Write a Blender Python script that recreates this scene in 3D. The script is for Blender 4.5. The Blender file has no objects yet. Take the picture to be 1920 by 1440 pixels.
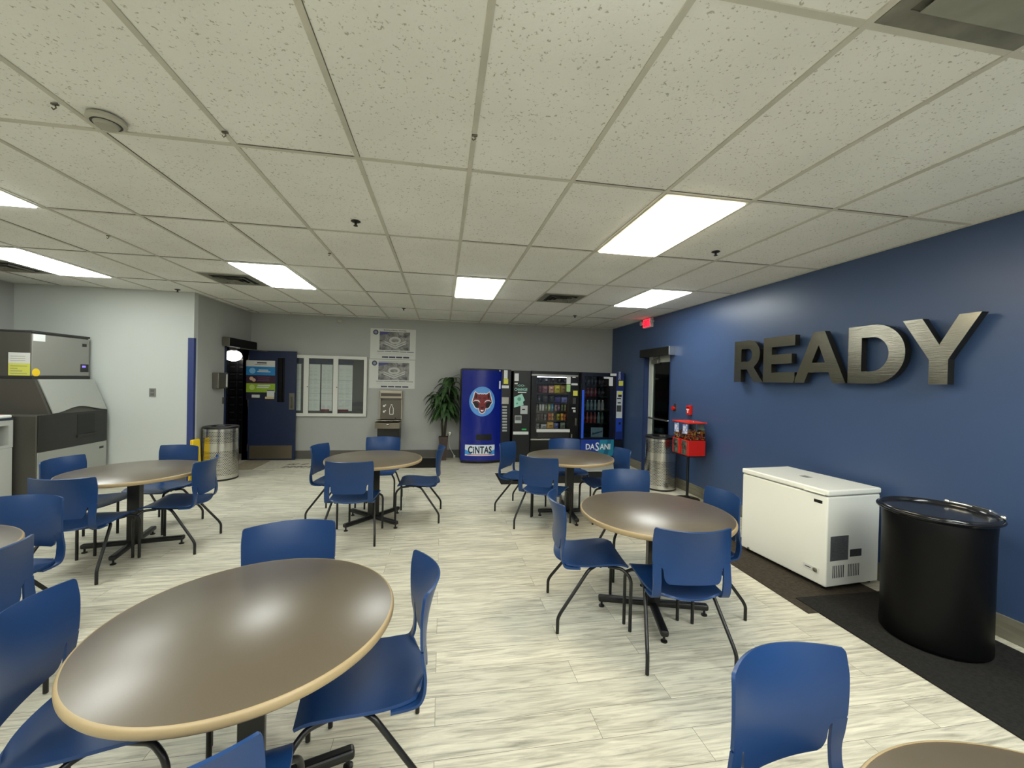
import bpy, bmesh, math, random
from mathutils import Vector, Matrix
random.seed(7)
S = bpy.context.scene
COL = S.collection
PI = math.pi

# ------------------------------------------------------------------ camera
F_PX = 768.816
CAM = Vector((0, 0, 1.65))
RIGHT = Vector((0.9855502691, -0.1678188654, 0.0229672696))
UP = Vector((-0.0210943047, 0.0129350152, 0.9996938110))
FWD = Vector((0.1680645631, 0.9857329830, -0.0092080854))
cd = bpy.data.cameras.new('camera')
cd.sensor_width = 36; cd.lens = F_PX / 1920 * 36; cd.clip_start = 0.02
co = bpy.data.objects.new('camera', cd); COL.objects.link(co)
M = Matrix((RIGHT, UP, -FWD)).transposed().to_4x4(); M.translation = CAM
co.matrix_world = M
S.camera = co
# ------------------------------------------------------------------ world, exposure
w = bpy.data.worlds.new('world'); S.world = w; w.use_nodes = True
w.node_tree.nodes['Background'].inputs[0].default_value = (0.02, 0.022, 0.025, 1)
w.node_tree.nodes['Background'].inputs[1].default_value = 0.2
S.view_settings.view_transform = 'Standard'; S.view_settings.look = 'None'
S.view_settings.gamma = 1; S.view_settings.use_curve_mapping = False
S.view_settings.exposure = 0.98
PANEL = 8.0            # emission of the ceiling light lenses

# ------------------------------------------------------------------ room numbers (metres)
HC = 2.844             # ceiling
XR, YB, XL, YP, XJ, YR = 3.74, 8.68, -5.92, 6.83, -3.66, -3.4
TX, TY, GX, GY = 0.6096, 1.2212, 0.1295, 2.3691     # ceiling grid pitch and origin

def at(u, v, x=None, y=None, z=None):
    """the point where the line of sight through a photo pixel meets a plane"""
    d = RIGHT*((u-960)/F_PX) + UP*(-(v-720)/F_PX) + FWD
    if y is not None: t = y/d.y
    elif x is not None: t = x/d.x
    else: t = (z-CAM.z)/d.z
    return CAM + d*t

# ------------------------------------------------------------------ materials
def lin(c): 
    return tuple(((x/255)/12.92 if x <= 10 else (((x/255)+.055)/1.055)**2.4) for x in c)
MATS = {}
def mat(name, rgb, rough=.5, metal=0., spec=.5, emit=None, es=0., var=0., vscale=8., bump=0., bscale=60., stretch=None, trans=0., alpha=1., coat=0.):
    if name in MATS: return MATS[name]
    m = bpy.data.materials.new(name); m.use_nodes = True
    nt = m.node_tree; b = nt.nodes['Principled BSDF']
    c = lin(rgb)
    b.inputs['Base Color'].default_value = (*c, 1)
    b.inputs['Roughness'].default_value = rough
    b.inputs['Metallic'].default_value = metal
    b.inputs['Specular IOR Level'].default_value = spec
    b.inputs['Transmission Weight'].default_value = trans
    b.inputs['Alpha'].default_value = alpha
    b.inputs['Coat Weight'].default_value = coat
    if emit: 
        b.inputs['Emission Color'].default_value = (*lin(emit), 1); b.inputs['Emission Strength'].default_value = es
    if var or bump:
        tc = nt.nodes.new('ShaderNodeTexCoord'); mp = nt.nodes.new('ShaderNodeMapping')
        nt.links.new(tc.outputs['Object'], mp.inputs[0])
        if stretch: mp.inputs['Scale'].default_value = stretch
        if var:
            n = nt.nodes.new('ShaderNodeTexNoise'); n.inputs['Scale'].default_value = vscale; n.inputs['Detail'].default_value = 4
            nt.links.new(mp.outputs[0], n.inputs['Vector'])
            r = nt.nodes.new('ShaderNodeValToRGB')
            r.color_ramp.elements[0].position = .3; r.color_ramp.elements[1].position = .7
            r.color_ramp.elements[0].color = (*[x*(1-var) for x in c], 1); r.color_ramp.elements[1].color = (*[min(1, x*(1+var)) for x in c], 1)
            nt.links.new(n.outputs['Fac'], r.inputs[0]); nt.links.new(r.outputs[0], b.inputs['Base Color'])
        if bump:
            n2 = nt.nodes.new('ShaderNodeTexNoise'); n2.inputs['Scale'].default_value = bscale; n2.inputs['Detail'].default_value = 3
            nt.links.new(mp.outputs[0], n2.inputs['Vector'])
            bp = nt.nodes.new('ShaderNodeBump'); bp.inputs['Strength'].default_value = bump; bp.inputs['Distance'].default_value = .004
            nt.links.new(n2.outputs['Fac'], bp.inputs['Height']); nt.links.new(bp.outputs[0], b.inputs['Normal'])
    MATS[name] = m
    return m

def glass(name, tint=(200, 210, 210), dark=.0):
    """thin pane: mostly see-through with a mirror-like sheen"""
    if name in MATS: return MATS[name]
    m = bpy.data.materials.new(name); m.use_nodes = True; nt = m.node_tree
    nt.nodes.remove(nt.nodes['Principled BSDF']); out = nt.nodes['Material Output']
    tr = nt.nodes.new('ShaderNodeBsdfTransparent'); tr.inputs[0].default_value = (*lin(tint), 1)
    gl = nt.nodes.new('ShaderNodeBsdfGlossy'); gl.inputs['Roughness'].default_value = .03
    lw = nt.nodes.new('ShaderNodeFresnel'); lw.inputs[0].default_value = 1.45
    mx = nt.nodes.new('ShaderNodeMixShader')
    nt.links.new(lw.outputs[0], mx.inputs[0]); nt.links.new(tr.outputs[0], mx.inputs[1]); nt.links.new(gl.outputs[0], mx.inputs[2])
    nt.links.new(mx.outputs[0], out.inputs[0]); MATS[name] = m
    return m

def floor_material():
    m = bpy.data.materials.new('vinyl planks'); m.use_nodes = True; nt = m.node_tree; b = nt.nodes['Principled BSDF']
    N = nt.nodes.new; L = nt.links.new
    tc = N('ShaderNodeTexCoord')
    br = N('ShaderNodeTexBrick'); br.inputs['Scale'].default_value = 1; br.inputs['Brick Width'].default_value = 1.22; br.inputs['Row Height'].default_value = .178
    br.inputs['Mortar Size'].default_value = .0012; br.inputs['Mortar Smooth'].default_value = .3; br.offset = .37; br.offset_frequency = 2
    br.inputs['Color1'].default_value = (0, 0, 0, 1); br.inputs['Color2'].default_value = (1, 1, 1, 1); br.inputs['Mortar'].default_value = (.4, .4, .4, 1)
    L(tc.outputs['Object'], br.inputs['Vector'])
    # each plank shifts its own grain
    mp = N('ShaderNodeMapping'); mp.inputs['Scale'].default_value = (2.0, 24, 1); L(tc.outputs['Object'], mp.inputs[0])
    add = N('ShaderNodeVectorMath'); add.operation = 'MULTIPLY_ADD'; L(br.outputs['Color'], add.inputs[0]); add.inputs[1].default_value = (9, 7, 5); L(mp.outputs[0], add.inputs[2])
    n1 = N('ShaderNodeTexNoise'); n1.inputs['Scale'].default_value = 1.6; n1.inputs['Detail'].default_value = 8; n1.inputs['Roughness'].default_value = .62; n1.inputs['Distortion'].default_value = .9
    L(add.outputs[0], n1.inputs['Vector'])
    r = N('ShaderNodeValToRGB'); e = r.color_ramp.elements
    e[0].position = .25; e[0].color = (*lin((140, 136, 122)), 1); e[1].position = .70; e[1].color = (*lin((232, 227, 206)), 1)
    k = r.color_ramp.elements.new(.42); k.color = (*lin((190, 185, 167)), 1)
    k = r.color_ramp.elements.new(.54); k.color = (*lin((214, 209, 190)), 1)
    L(n1.outputs['Fac'], r.inputs[0])
    n3 = N('ShaderNodeTexNoise'); n3.inputs['Scale'].default_value = 1.3; n3.inputs['Detail'].default_value = 2; L(tc.outputs['Object'], n3.inputs['Vector'])
    hs = N('ShaderNodeMix'); hs.data_type = 'RGBA'; hs.blend_type = 'MULTIPLY'; hs.inputs[0].default_value = .42
    L(r.outputs[0], hs.inputs[6]); 
    r2 = N('ShaderNodeValToRGB'); r2.color_ramp.elements[0].position = .0; r2.color_ramp.elements[0].color = (.62, .64, .66, 1); r2.color_ramp.elements[1].color = (1, 1, 1, 1)
    L(br.outputs['Color'], r2.inputs[0]); L(r2.outputs[0], hs.inputs[7])
    mo = N('ShaderNodeMix'); mo.data_type = 'RGBA'; mo.blend_type = 'MIX'; L(br.outputs['Fac'], mo.inputs[0]); L(hs.outputs[2], mo.inputs[6]); mo.inputs[7].default_value = (*lin((104, 98, 84)), 1)
    L(mo.outputs[2], b.inputs['Base Color'])
    b.inputs['Roughness'].default_value = .42; b.inputs['Specular IOR Level'].default_value = .4
    bp = N('ShaderNodeBump'); bp.inputs['Strength'].default_value = .12; bp.inputs['Distance'].default_value = .003; L(n1.outputs['Fac'], bp.inputs['Height']); L(bp.outputs[0], b.inputs['Normal'])
    return m

def ceiling_material():
    m = bpy.data.materials.new('acoustic tile'); m.use_nodes = True; nt = m.node_tree; b = nt.nodes['Principled BSDF']
    N = nt.nodes.new; L = nt.links.new
    tc = N('ShaderNodeTexCoord')
    n0 = N('ShaderNodeTexNoise'); n0.inputs['Scale'].default_value = 75; n0.inputs['Detail'].default_value = 2.5; L(tc.outputs['Object'], n0.inputs['Vector'])
    r = N('ShaderNodeValToRGB'); e = r.color_ramp.elements
    e[0].position = .29; e[0].color = (*lin((184, 180, 168)), 1); e[1].position = .38; e[1].color = (*lin((238, 237, 231)), 1)
    L(n0.outputs['Fac'], r.inputs[0])
    n1 = N('ShaderNodeTexNoise'); n1.inputs['Scale'].default_value = 1.4; n1.inputs['Detail'].default_value = 5; L(tc.outputs['Object'], n1.inputs['Vector'])
    r1 = N('ShaderNodeValToRGB'); r1.color_ramp.elements[0].position = .3; r1.color_ramp.elements[0].color = (.9, .9, .89, 1); r1.color_ramp.elements[1].position = .7; r1.color_ramp.elements[1].color = (1, 1, 1, 1)
    L(n1.outputs['Fac'], r1.inputs[0])
    mx = N('ShaderNodeMix'); mx.data_type = 'RGBA'; mx.blend_type = 'MULTIPLY'; mx.inputs[0].default_value = 1; L(r.outputs[0], mx.inputs[6]); L(r1.outputs[0], mx.inputs[7])
    L(mx.outputs[2], b.inputs['Base Color']); b.inputs['Roughness'].default_value = .95; b.inputs['Specular IOR Level'].default_value = .1
    bp = N('ShaderNodeBump'); bp.inputs['Strength'].default_value = .3; bp.inputs['Distance'].default_value = .003; L(n0.outputs['Fac'], bp.inputs['Height']); L(bp.outputs[0], b.inputs['Normal'])
    return m

def perforated_material():
    m = bpy.data.materials.new('perforated steel'); m.use_nodes = True; nt = m.node_tree; b = nt.nodes['Principled BSDF']
    N = nt.nodes.new; L = nt.links.new
    uv = N('ShaderNodeUVMap')
    sx = N('ShaderNodeSeparateXYZ'); L(uv.outputs[0], sx.inputs[0])
    def math_(op, a, bb=None, c=None):
        n = N('ShaderNodeMath'); n.operation = op
        for i, x in enumerate((a, bb, c)):
            if x is None: continue
            if isinstance(x, (int, float)): n.inputs[i].default_value = x
            else: L(x, n.inputs[i])
        return n.outputs[0]
    P = .023
    v = math_('DIVIDE', sx.outputs[1], P*.87); row = math_('FLOOR', v); fv = math_('SUBTRACT', math_('SUBTRACT', v, row), .5)
    par = math_('MULTIPLY', math_('MODULO', row, 2), .5)
    u = math_('ADD', math_('DIVIDE', sx.outputs[0], P), par); fu = math_('SUBTRACT', math_('FRACT', u), .5)
    d = math_('SQRT', math_('ADD', math_('MULTIPLY', fu, fu), math_('MULTIPLY', fv, fv)))
    hole = math_('LESS_THAN', d, .31)
    # plain bands: top, middle, bottom
    z = sx.outputs[1]
    def band(lo, hi): return math_('MULTIPLY', math_('GREATER_THAN', z, lo), math_('LESS_THAN', z, hi))
    ok = math_('ADD', band(.075, .46), band(.575, .765))
    hole = math_('MULTIPLY', hole, ok)
    mx = N('ShaderNodeMix'); mx.data_type = 'RGBA'; L(hole, mx.inputs[0]); mx.inputs[6].default_value = (.66, .65, .62, 1); mx.inputs[7].default_value = (.012, .012, .012, 1)
    L(mx.outputs[2], b.inputs['Base Color']); b.inputs['Roughness'].default_value = .22
    L(math_('SUBTRACT', 1, hole), b.inputs['Metallic'])
    return m

def photo_print_material(name):
    """grey aerial print: blotchy"""
    m = bpy.data.materials.new(name); m.use_nodes = True; nt = m.node_tree; b = nt.nodes['Principled BSDF']
    tc = nt.nodes.new('ShaderNodeTexCoord'); n = nt.nodes.new('ShaderNodeTexNoise'); n.inputs['Scale'].default_value = 9; n.inputs['Detail'].default_value = 5; n.inputs['Roughness'].default_value = .6; n.inputs['Distortion'].default_value = .8
    nt.links.new(tc.outputs['Object'], n.inputs['Vector'])
    r = nt.nodes.new('ShaderNodeValToRGB'); r.color_ramp.elements[0].position = .3; r.color_ramp.elements[0].color = (*lin((62, 62, 66)), 1)
    r.color_ramp.elements[1].position = .72; r.color_ramp.elements[1].color = (*lin((178, 176, 172)), 1)
    nt.links.new(n.outputs['Fac'], r.inputs[0]); nt.links.new(r.outputs[0], b.inputs['Base Color']); b.inputs['Roughness'].default_value = .6
    return m

M_FLOOR = floor_material(); M_CEIL = ceiling_material(); M_PERF = perforated_material(); M_PRINT = photo_print_material('aerial print')
M_GREY = mat('grey wall paint', (167, 168, 163), .55, spec=.35, var=.03, vscale=2, bump=.12, bscale=140)
M_NAVY = mat('navy wall paint', (62, 82, 119), .36, spec=.5, bump=.10, bscale=120)
M_GRID = mat('ceiling grid', (196, 193, 180), .6, spec=.3, var=.08, vscale=5)
M_BASE = mat('vinyl baseboard', (122, 118, 102), .5, var=.2, vscale=5, stretch=(1, 1, 8))
M_BASE2 = mat('grey cove base', (88, 86, 80), .5)
M_BLUE = mat('blue plastic', (24, 58, 106), .36, spec=.42)
M_LEG = mat('black metal', (17, 17, 18), .35, spec=.5)
M_LAM = mat('taupe laminate', (88, 77, 60), .34, spec=.9, var=.06, vscale=220, coat=.5)
M_LAM.node_tree.nodes['Principled BSDF'].inputs['Coat Roughness'].default_value = .34
M_EDGE = mat('tan edge band', (168, 147, 110), .4)
M_STEEL = mat('steel', (170, 168, 160), .3, 1.)
M_STEELD = mat('dull steel', (120, 116, 106), .42, 1.)
M_CHROME = mat('chrome', (215, 215, 212), .12, 1.)
M_BLACK = mat('black', (12, 12, 13), .4)
M_BLACKG = mat('gloss black', (10, 10, 12), .45)
M_DARK = mat('dark grey', (40, 40, 40), .5)
M_WHITE = mat('white', (228, 228, 222), .5)
M_WHITEG = mat('white enamel', (247, 247, 238), .3, coat=.2)
M_PAPER = mat('paper', (206, 208, 204), .8)
M_RED = mat('red enamel', (205, 32, 22), .35)
M_YEL = mat('yellow', (238, 200, 30), .5)
M_MAT = mat('black mat', (40, 39, 37), .95, spec=.1, var=.25, vscale=60, bump=.6, bscale=300)
M_MATB = mat('charcoal mat', (66, 60, 52), .95, spec=.1, var=.25, vscale=40, bump=.6, bscale=300)
M_DOORB = mat('navy door paint', (28, 40, 70), .45, spec=.4)
M_GLASS = glass('clear pane', (250, 252, 252))
M_GLASSD = glass('dark pane', (205, 214, 206))

# ------------------------------------------------------------------ mesh helpers
class MB:
    def __init__(s): s.bm = bmesh.new(); s.uv = None
    def quadify(s): return s
    def box(s, lo, hi, bev=0., seg=2, mi=0):
        lo = Vector(lo); hi = Vector(hi)
        lo, hi = Vector([min(a, b) for a, b in zip(lo, hi)]), Vector([max(a, b) for a, b in zip(lo, hi)])
        r = bmesh.ops.create_cube(s.bm, size=1.)
        vs = r['verts']
        for v in vs: v.co = Vector((lo[i]+(v.co[i]+.5)*(hi[i]-lo[i]) for i in range(3)))
        if bev:
            es = list({e for v in vs for e in v.link_edges})
            r2 = bmesh.ops.bevel(s.bm, geom=es, offset=bev, segments=seg, affect='EDGES', profile=.5)
            fs = {f for v in r2['verts'] for f in v.link_faces}
        else: fs = {f for v in vs for f in v.link_faces}
        for f in fs: f.material_index = mi
        return s
    def tube(s, pts, r, seg=10, rad=0., closed=False, flat=None):
        pts = [Vector(p) for p in pts]
        if rad: pts = fillet(pts, rad)
        rs = r if isinstance(r, (list, tuple)) else [r]*len(pts)
        rings = []; n = len(pts); prev = None
        for i, p in enumerate(pts):
            a = pts[i-1] if i else (pts[-1] if closed else p); b = pts[i+1] if i < n-1 else (pts[0] if closed else p)
            t = (b-a).normalized()
            if prev is None:
                x = t.cross(Vector((0, 0, 1)))
                if x.length < 1e-3: x = t.cross(Vector((0, 1, 0)))
                x.normalize()
            else: x = (prev - t*prev.dot(t)).normalized()
            y = t.cross(x); prev = x
            rings.append([s.bm.verts.new(p + (x*math.cos(k*2*PI/seg) + y*math.sin(k*2*PI/seg))*rs[i]) for k in range(seg)])
        m = n if closed else n-1
        for i in range(m):
            A, B = rings[i], rings[(i+1) % n]
            for k in range(seg):
                f = s.bm.faces.new((A[k], A[(k+1) % seg], B[(k+1) % seg], B[k])); f.smooth = True
        if not closed: s.bm.faces.new(rings[0][::-1]); s.bm.faces.new(rings[-1])
        return s
    def lathe(s, prof, c=(0, 0, 0), seg=48, smooth=True, cap=True, axis='z'):
        """prof: list of (radius, height)"""
        uvl = s.bm.loops.layers.uv.verify()
        rings = []
        for r, h in prof:
            ring = []
            for k in range(seg):
                a = 2*PI*k/seg
                p = (r*math.cos(a), r*math.sin(a), h)
                if axis == 'y': p = (p[0], p[2], p[1])
                if axis == 'x': p = (p[2], p[0], p[1])
                ring.append(s.bm.verts.new(Vector(p)+Vector(c)))
            rings.append(ring)
        for i in range(len(rings)-1):
            for k in range(seg):
                k2 = (k+1) % seg
                f = s.bm.faces.new((rings[i][k], rings[i][k2], rings[i+1][k2], rings[i+1][k])); f.smooth = smooth
                R = max(prof[i][0], prof[i+1][0])
                for l, (kk, hh) in zip(f.loops, ((k, prof[i][1]), (k+1, prof[i][1]), (k+1, prof[i+1][1]), (k, prof[i+1][1]))):
                    l[uvl].uv = (2*PI*kk/seg*R, hh)
        if cap:
            if prof[0][0] > 1e-6: s.bm.faces.new(rings[0][::-1])
            if prof[-1][0] > 1e-6: s.bm.faces.new(rings[-1])
        return s
    def prism(s, poly, O, X, Y, h, mi=0):
        """polygon in the plane O + X*a + Y*b, thickness h along X x Y"""
        O, X, Y = Vector(O), Vector(X), Vector(Y); Z = X.cross(Y).normalized()*h
        a = [s.bm.verts.new(O+X*p+Y*q) for p, q in poly]; b = [s.bm.verts.new(O+X*p+Y*q+Z) for p, q in poly]
        fs = [s.bm.faces.new(a[::-1]), s.bm.faces.new(b)]
        n = len(poly)
        for i in range(n): fs.append(s.bm.faces.new((a[i], a[(i+1) % n], b[(i+1) % n], b[i])))
        for f in fs: f.material_index = mi
        return s
    def shell(s, fn, nu, nv, t):
        """surface fn(u,v), u,v in 0..1, given thickness t along its normal"""
        G = [[Vector(fn(i/nu, j/nv)) for j in range(nv+1)] for i in range(nu+1)]
        def nrm(i, j):
            a = G[min(i+1, nu)][j]-G[max(i-1, 0)][j]; b = G[i][min(j+1, nv)]-G[i][max(j-1, 0)]
            n = a.cross(b); return n.normalized() if n.length > 1e-9 else Vector((0, 0, 1))
        NN = [[nrm(i, j) for j in range(nv+1)] for i in range(nu+1)]
        A = [[s.bm.verts.new(G[i][j]+NN[i][j]*t*.5) for j in range(nv+1)] for i in range(nu+1)]
        B = [[s.bm.verts.new(G[i][j]-NN[i][j]*t*.5) for j in range(nv+1)] for i in range(nu+1)]
        def q(*v):
            f = s.bm.faces.new(v); f.smooth = True
        for i in range(nu):
            for j in range(nv):
                q(A[i][j], A[i+1][j], A[i+1][j+1], A[i][j+1]); q(B[i][j], B[i][j+1], B[i+1][j+1], B[i+1][j])
        for i in range(nu):
            q(A[i][0], B[i][0], B[i+1][0], A[i+1][0]); q(A[i][nv], A[i+1][nv], B[i+1][nv], B[i][nv])
        for j in range(nv):
            q(A[0][j], A[0][j+1], B[0][j+1], B[0][j]); q(A[nu][j], B[nu][j], B[nu][j+1], A[nu][j+1])
        return s
    def sphere(s, c, r, sub=2, sc=(1, 1, 1)):
        res = bmesh.ops.create_icosphere(s.bm, subdivisions=sub, radius=r)
        for v in res['verts']: v.co = Vector((v.co[i]*sc[i] for i in range(3)))+Vector(c)
        for f in {f for v in res['verts'] for f in v.link_faces}: f.smooth = True
        return s
    def add_mesh(s, me, mtx=None):
        n = len(s.bm.verts); s.bm.from_mesh(me); s.bm.verts.ensure_lookup_table()
        if mtx is not None:
            for v in s.bm.verts[n:]: v.co = mtx @ v.co
        return s
    def xf(s, m):
        for v in s.bm.verts: v.co = m @ v.co
        return s
    def build(s, name, mats, parent=None, world=False):
        if world and parent is not None:
            inv = world_of(parent).inverted(); s.xf(inv)
        bmesh.ops.recalc_face_normals(s.bm, faces=s.bm.faces)
        for e in s.bm.edges:
            if len(e.link_faces) == 2 and e.calc_face_angle(0) > .9: e.smooth = False
        me = bpy.data.meshes.new(name); s.bm.to_mesh(me); s.bm.free()
        for m in (mats if isinstance(mats, (list, tuple)) else [mats]): me.materials.append(m)
        o = bpy.data.objects.new(name, me); COL.objects.link(o)
        if parent is not None: o.parent = parent
        return o

def world_of(o):
    m = o.matrix_basis.copy()
    while o.parent is not None:
        o = o.parent; m = o.matrix_basis @ m
    return m

def fillet(pts, rad, n=5):
    out = [pts[0]]
    for i in range(1, len(pts)-1):
        p, a, b = pts[i], pts[i-1], pts[i+1]
        da, db = (a-p), (b-p); r = min(rad, da.length*.45, db.length*.45)
        p0 = p+da.normalized()*r; p1 = p+db.normalized()*r
        for k in range(n+1):
            t = k/n; out.append(p0*(1-t)**2 + p*2*t*(1-t) + p1*t*t)
    out.append(pts[-1]); return out

def tag(o, label, cat, group=None, kind=None):
    o['label'] = label; o['category'] = cat
    if group: o['group'] = group
    if kind: o['kind'] = kind
    return o
def thing(name, label, cat, loc=(0, 0, 0), rz=0, group=None):
    o = bpy.data.objects.new(name, None); COL.objects.link(o); o.empty_display_size = .1
    o.location = loc; o.rotation_euler = (0, 0, rz)
    return tag(o, label, cat, group)
def struct(name, mb, m, label=None):
    o = mb.build(name, m); o['kind'] = 'structure'
    o['label'] = label or name; o['category'] = name.split('_')[0]
    return o
def dup(root, loc, rz, label, group=None):
    r = root.copy(); COL.objects.link(r); r.location = loc; r.rotation_euler = (0, 0, rz); r['label'] = label
    if group: r['group'] = group
    for ch in list(root.children):
        c = ch.copy(); COL.objects.link(c); c.parent = r
        for g in list(ch.children):
            d = g.copy(); COL.objects.link(d); d.parent = c
    return r

def curve_mesh(splines, ext=0., off=0.):
    """filled 2D outlines (with holes) as a mesh; splines: lists of (x,y)"""
    cu = bpy.data.curves.new('c', 'CURVE'); cu.dimensions = '2D'; cu.fill_mode = 'BOTH'; cu.extrude = ext; cu.offset = off
    for pts in splines:
        sp = cu.splines.new('POLY'); sp.points.add(len(pts)-1)
        for p, q in zip(sp.points, pts): p.co = (q[0], q[1], 0, 1)
        sp.use_cyclic_u = True
    return _tomesh(cu)
def _tomesh(cu):
    o = bpy.data.objects.new('c', cu); COL.objects.link(o)
    dg = bpy.context.evaluated_depsgraph_get(); dg.update()
    me = bpy.data.meshes.new_from_object(o.evaluated_get(dg), depsgraph=dg)
    bpy.data.objects.remove(o); bpy.data.curves.remove(cu)
    return me
def text_mesh(s, size, ext=.001, off=0., align='CENTER', spacing=1., shear=0.):
    cu = bpy.data.curves.new('t', 'FONT'); cu.body = s; cu.size = size; cu.extrude = ext; cu.offset = off; cu.align_x = align; cu.align_y = 'CENTER'
    cu.space_character = spacing; cu.shear = shear; cu.resolution_u = 3
    return _tomesh(cu)
def frame(O, X, Y):
    X, Y = Vector(X).normalized(), Vector(Y).normalized(); Z = X.cross(Y)
    m = Matrix((X, Y, Z)).transposed().to_4x4(); m.translation = Vector(O); return m
def label_text(parent, name, s, O, X, Y, w, h, m, off=0., shear=0., spacing=1., ext=.0008):
    """lettering fitted to w x h, centred at O"""
    me = text_mesh(s, 1., 0, off, shear=shear, spacing=spacing)
    xs = [v.co.x for v in me.vertices]; ys = [v.co.y for v in me.vertices]
    sx = w/(max(xs)-min(xs)); sy = h/(max(ys)-min(ys)); cx = (max(xs)+min(xs))/2; cy = (max(ys)+min(ys))/2
    mb = MB(); mb.add_mesh(me, frame(O, X, Y) @ Matrix.Diagonal((sx, sy, 1, 1)) @ Matrix.Translation((-cx, -cy, 0)))
    r = bmesh.ops.extrude_face_region(mb.bm, geom=list(mb.bm.faces)); Z = Vector(X).cross(Vector(Y)).normalized()*ext*2
    for v in [g for g in r['geom'] if isinstance(g, bmesh.types.BMVert)]: v.co += Z
    return mb.build(name, m, parent, world=True)

# ================================================================== THE SETTING
struct('floor', MB().box((XL-.1, YR-.1, -.1), (XR+.4, 10.6, 0)), M_FLOOR)
struct('ceiling', MB().box((XL-.1, YR-.1, HC+.004), (XR+.3, 10.6, HC+.1)), M_CEIL)
g = MB()
i0, i1 = math.ceil((XL-GX)/TX), math.floor((XR-GX)/TX)
lights = [(2, 0), (-6, 0), (0, 2), (-4, 2), (4, 2), (-8, 2), (-4, -2), (0, -2), (4, -2), (-8, -2), (-2, -3), (2, -3), (4, -3), (0, -4), (4, -4)]  # negative rows: unseen panels behind the camera, the rear ones added to brighten
for i in range(i0, i1+1): g.box((GX+i*TX-.0125, YR, HC-.002), (GX+i*TX+.0125, YB, HC+.004))
j0, j1 = math.ceil((YR-GY)/TY), math.floor((YB-GY)/TY)
for j in range(j0, j1+1): g.box((XL, GY+j*TY-.0125, HC-.0014), (XR, GY+j*TY+.0125, HC+.0045))
vents = [(2, 2.5), (-5, 2.5), (-9, 2.5), (2, -1.5)]
for i, j in vents:
    jm = j if j*2 % 2 else j+.5
    g.box((GX+i*TX, GY+jm*TY-.0125, HC-.0014), (GX+(i+1)*TX, GY+jm*TY+.0125, HC+.0045))
for a, b in (((XL, YB-.02), (XR, YB)), ((XR-.02, YR), (XR, YB)), ((XL, YR), (XL+.02, YP)), ((XL, YP-.02), (XJ, YP)), ((XJ, YP), (XJ+.02, YB))):
    g.box((*a, HC-.003), (*b, HC+.004))
struct('trim_1', g, M_GRID, 'ceiling grid of painted metal strips')
# shadow lines beside the strips, put in as thin dark bars
g = MB()
rr = random.Random(3)
for i in range(i0, i1+1):
    for j in range(j0-1, j1+1):
        if rr.random() < .35: g.box((GX+i*TX+.0125, GY+j*TY+.02, HC-.0005), (GX+i*TX+.0145, GY+(j+1)*TY-.02, HC+.004))
for j in range(j0, j1+1):
    for i in range(i0, i1+1):
        if rr.random() < .6: g.box((GX+(i-1)*TX+.02, GY+j*TY-.0150, HC-.0005), (GX+i*TX-.02, GY+j*TY-.0125, HC+.004))
struct('trim_2', g, mat('seam shadow grey', (104, 101, 92), .8), 'dark shadow lines drawn along the ceiling grid')

struct('wall_back', MB().box((XJ-.1, YB, 0), (XR+.3, YB+.12, HC)), M_GREY)
DY0, DY1, DH = 6.27, 7.20, 2.20        # right-hand door opening
struct('wall_right', MB().box((XR, YR, 0), (XR+.14, DY0, HC)).box((XR, DY1, 0), (XR+.14, YB+.1, HC)).box((XR, DY0, DH), (XR+.14, DY1, HC)), M_NAVY)
struct('wall_left', MB().box((XL-.12, YR, 0), (XL, YB, HC)), M_GREY)
struct('wall_rear', MB().box((XL-.1, YR-.12, 0), (XR+.14, YR, HC)), mat('white wall paint', (226, 224, 216), .6))
struct('wall_partition', MB().box((XL, YP, 0), (XJ, YP+.1, HC)), mat('grey wall lit copy', (192, 196, 191), .5, spec=.4, bump=.12, bscale=140))  # lighter copy of the grey paint; its brighter lighting is put into the colour
LY0, LY1, LH = 7.76, 8.60, 2.12
struct('wall_side', MB().box((XJ-.1, YP+.1, 0), (XJ, LY0, HC)).box((XJ-.1, LY1, 0), (XJ, YB, HC)).box((XJ-.1, LY0, LH), (XJ, LY1, HC)), M_GREY)
struct('trim_3', MB().box((XJ-.075, YP-.006, 0), (XJ+.005, YP, 2.17)).box((XJ, YP, 0), (XJ+.005, YP+.05, 2.17)), mat('blue corner guard', (44, 58, 112), .5), 'blue corner guard on the partition wall')
struct('baseboard_back', MB().box((XJ+.0, YB-.012, 0), (XR, YB, .165), .003), M_BASE2)
struct('baseboard_right', MB().box((XR-.014, YR, 0), (XR, DY0-.05, .155), .003).box((XR-.014, DY1+.0, 0), (XR, YB-.012, .155), .003), M_BASE)
struct('baseboard_left', MB().box((XL, YR, 0), (XL+.012, YP, .15), .003).box((XL+.012, YP-.012, 0), (XJ-.08, YP, .15), .003), M_BASE2)
struct('baseboard_side', MB().box((XJ, YP+.06, 0), (XJ+.012, LY0-.06, .15), .003), M_BASE2)

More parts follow.
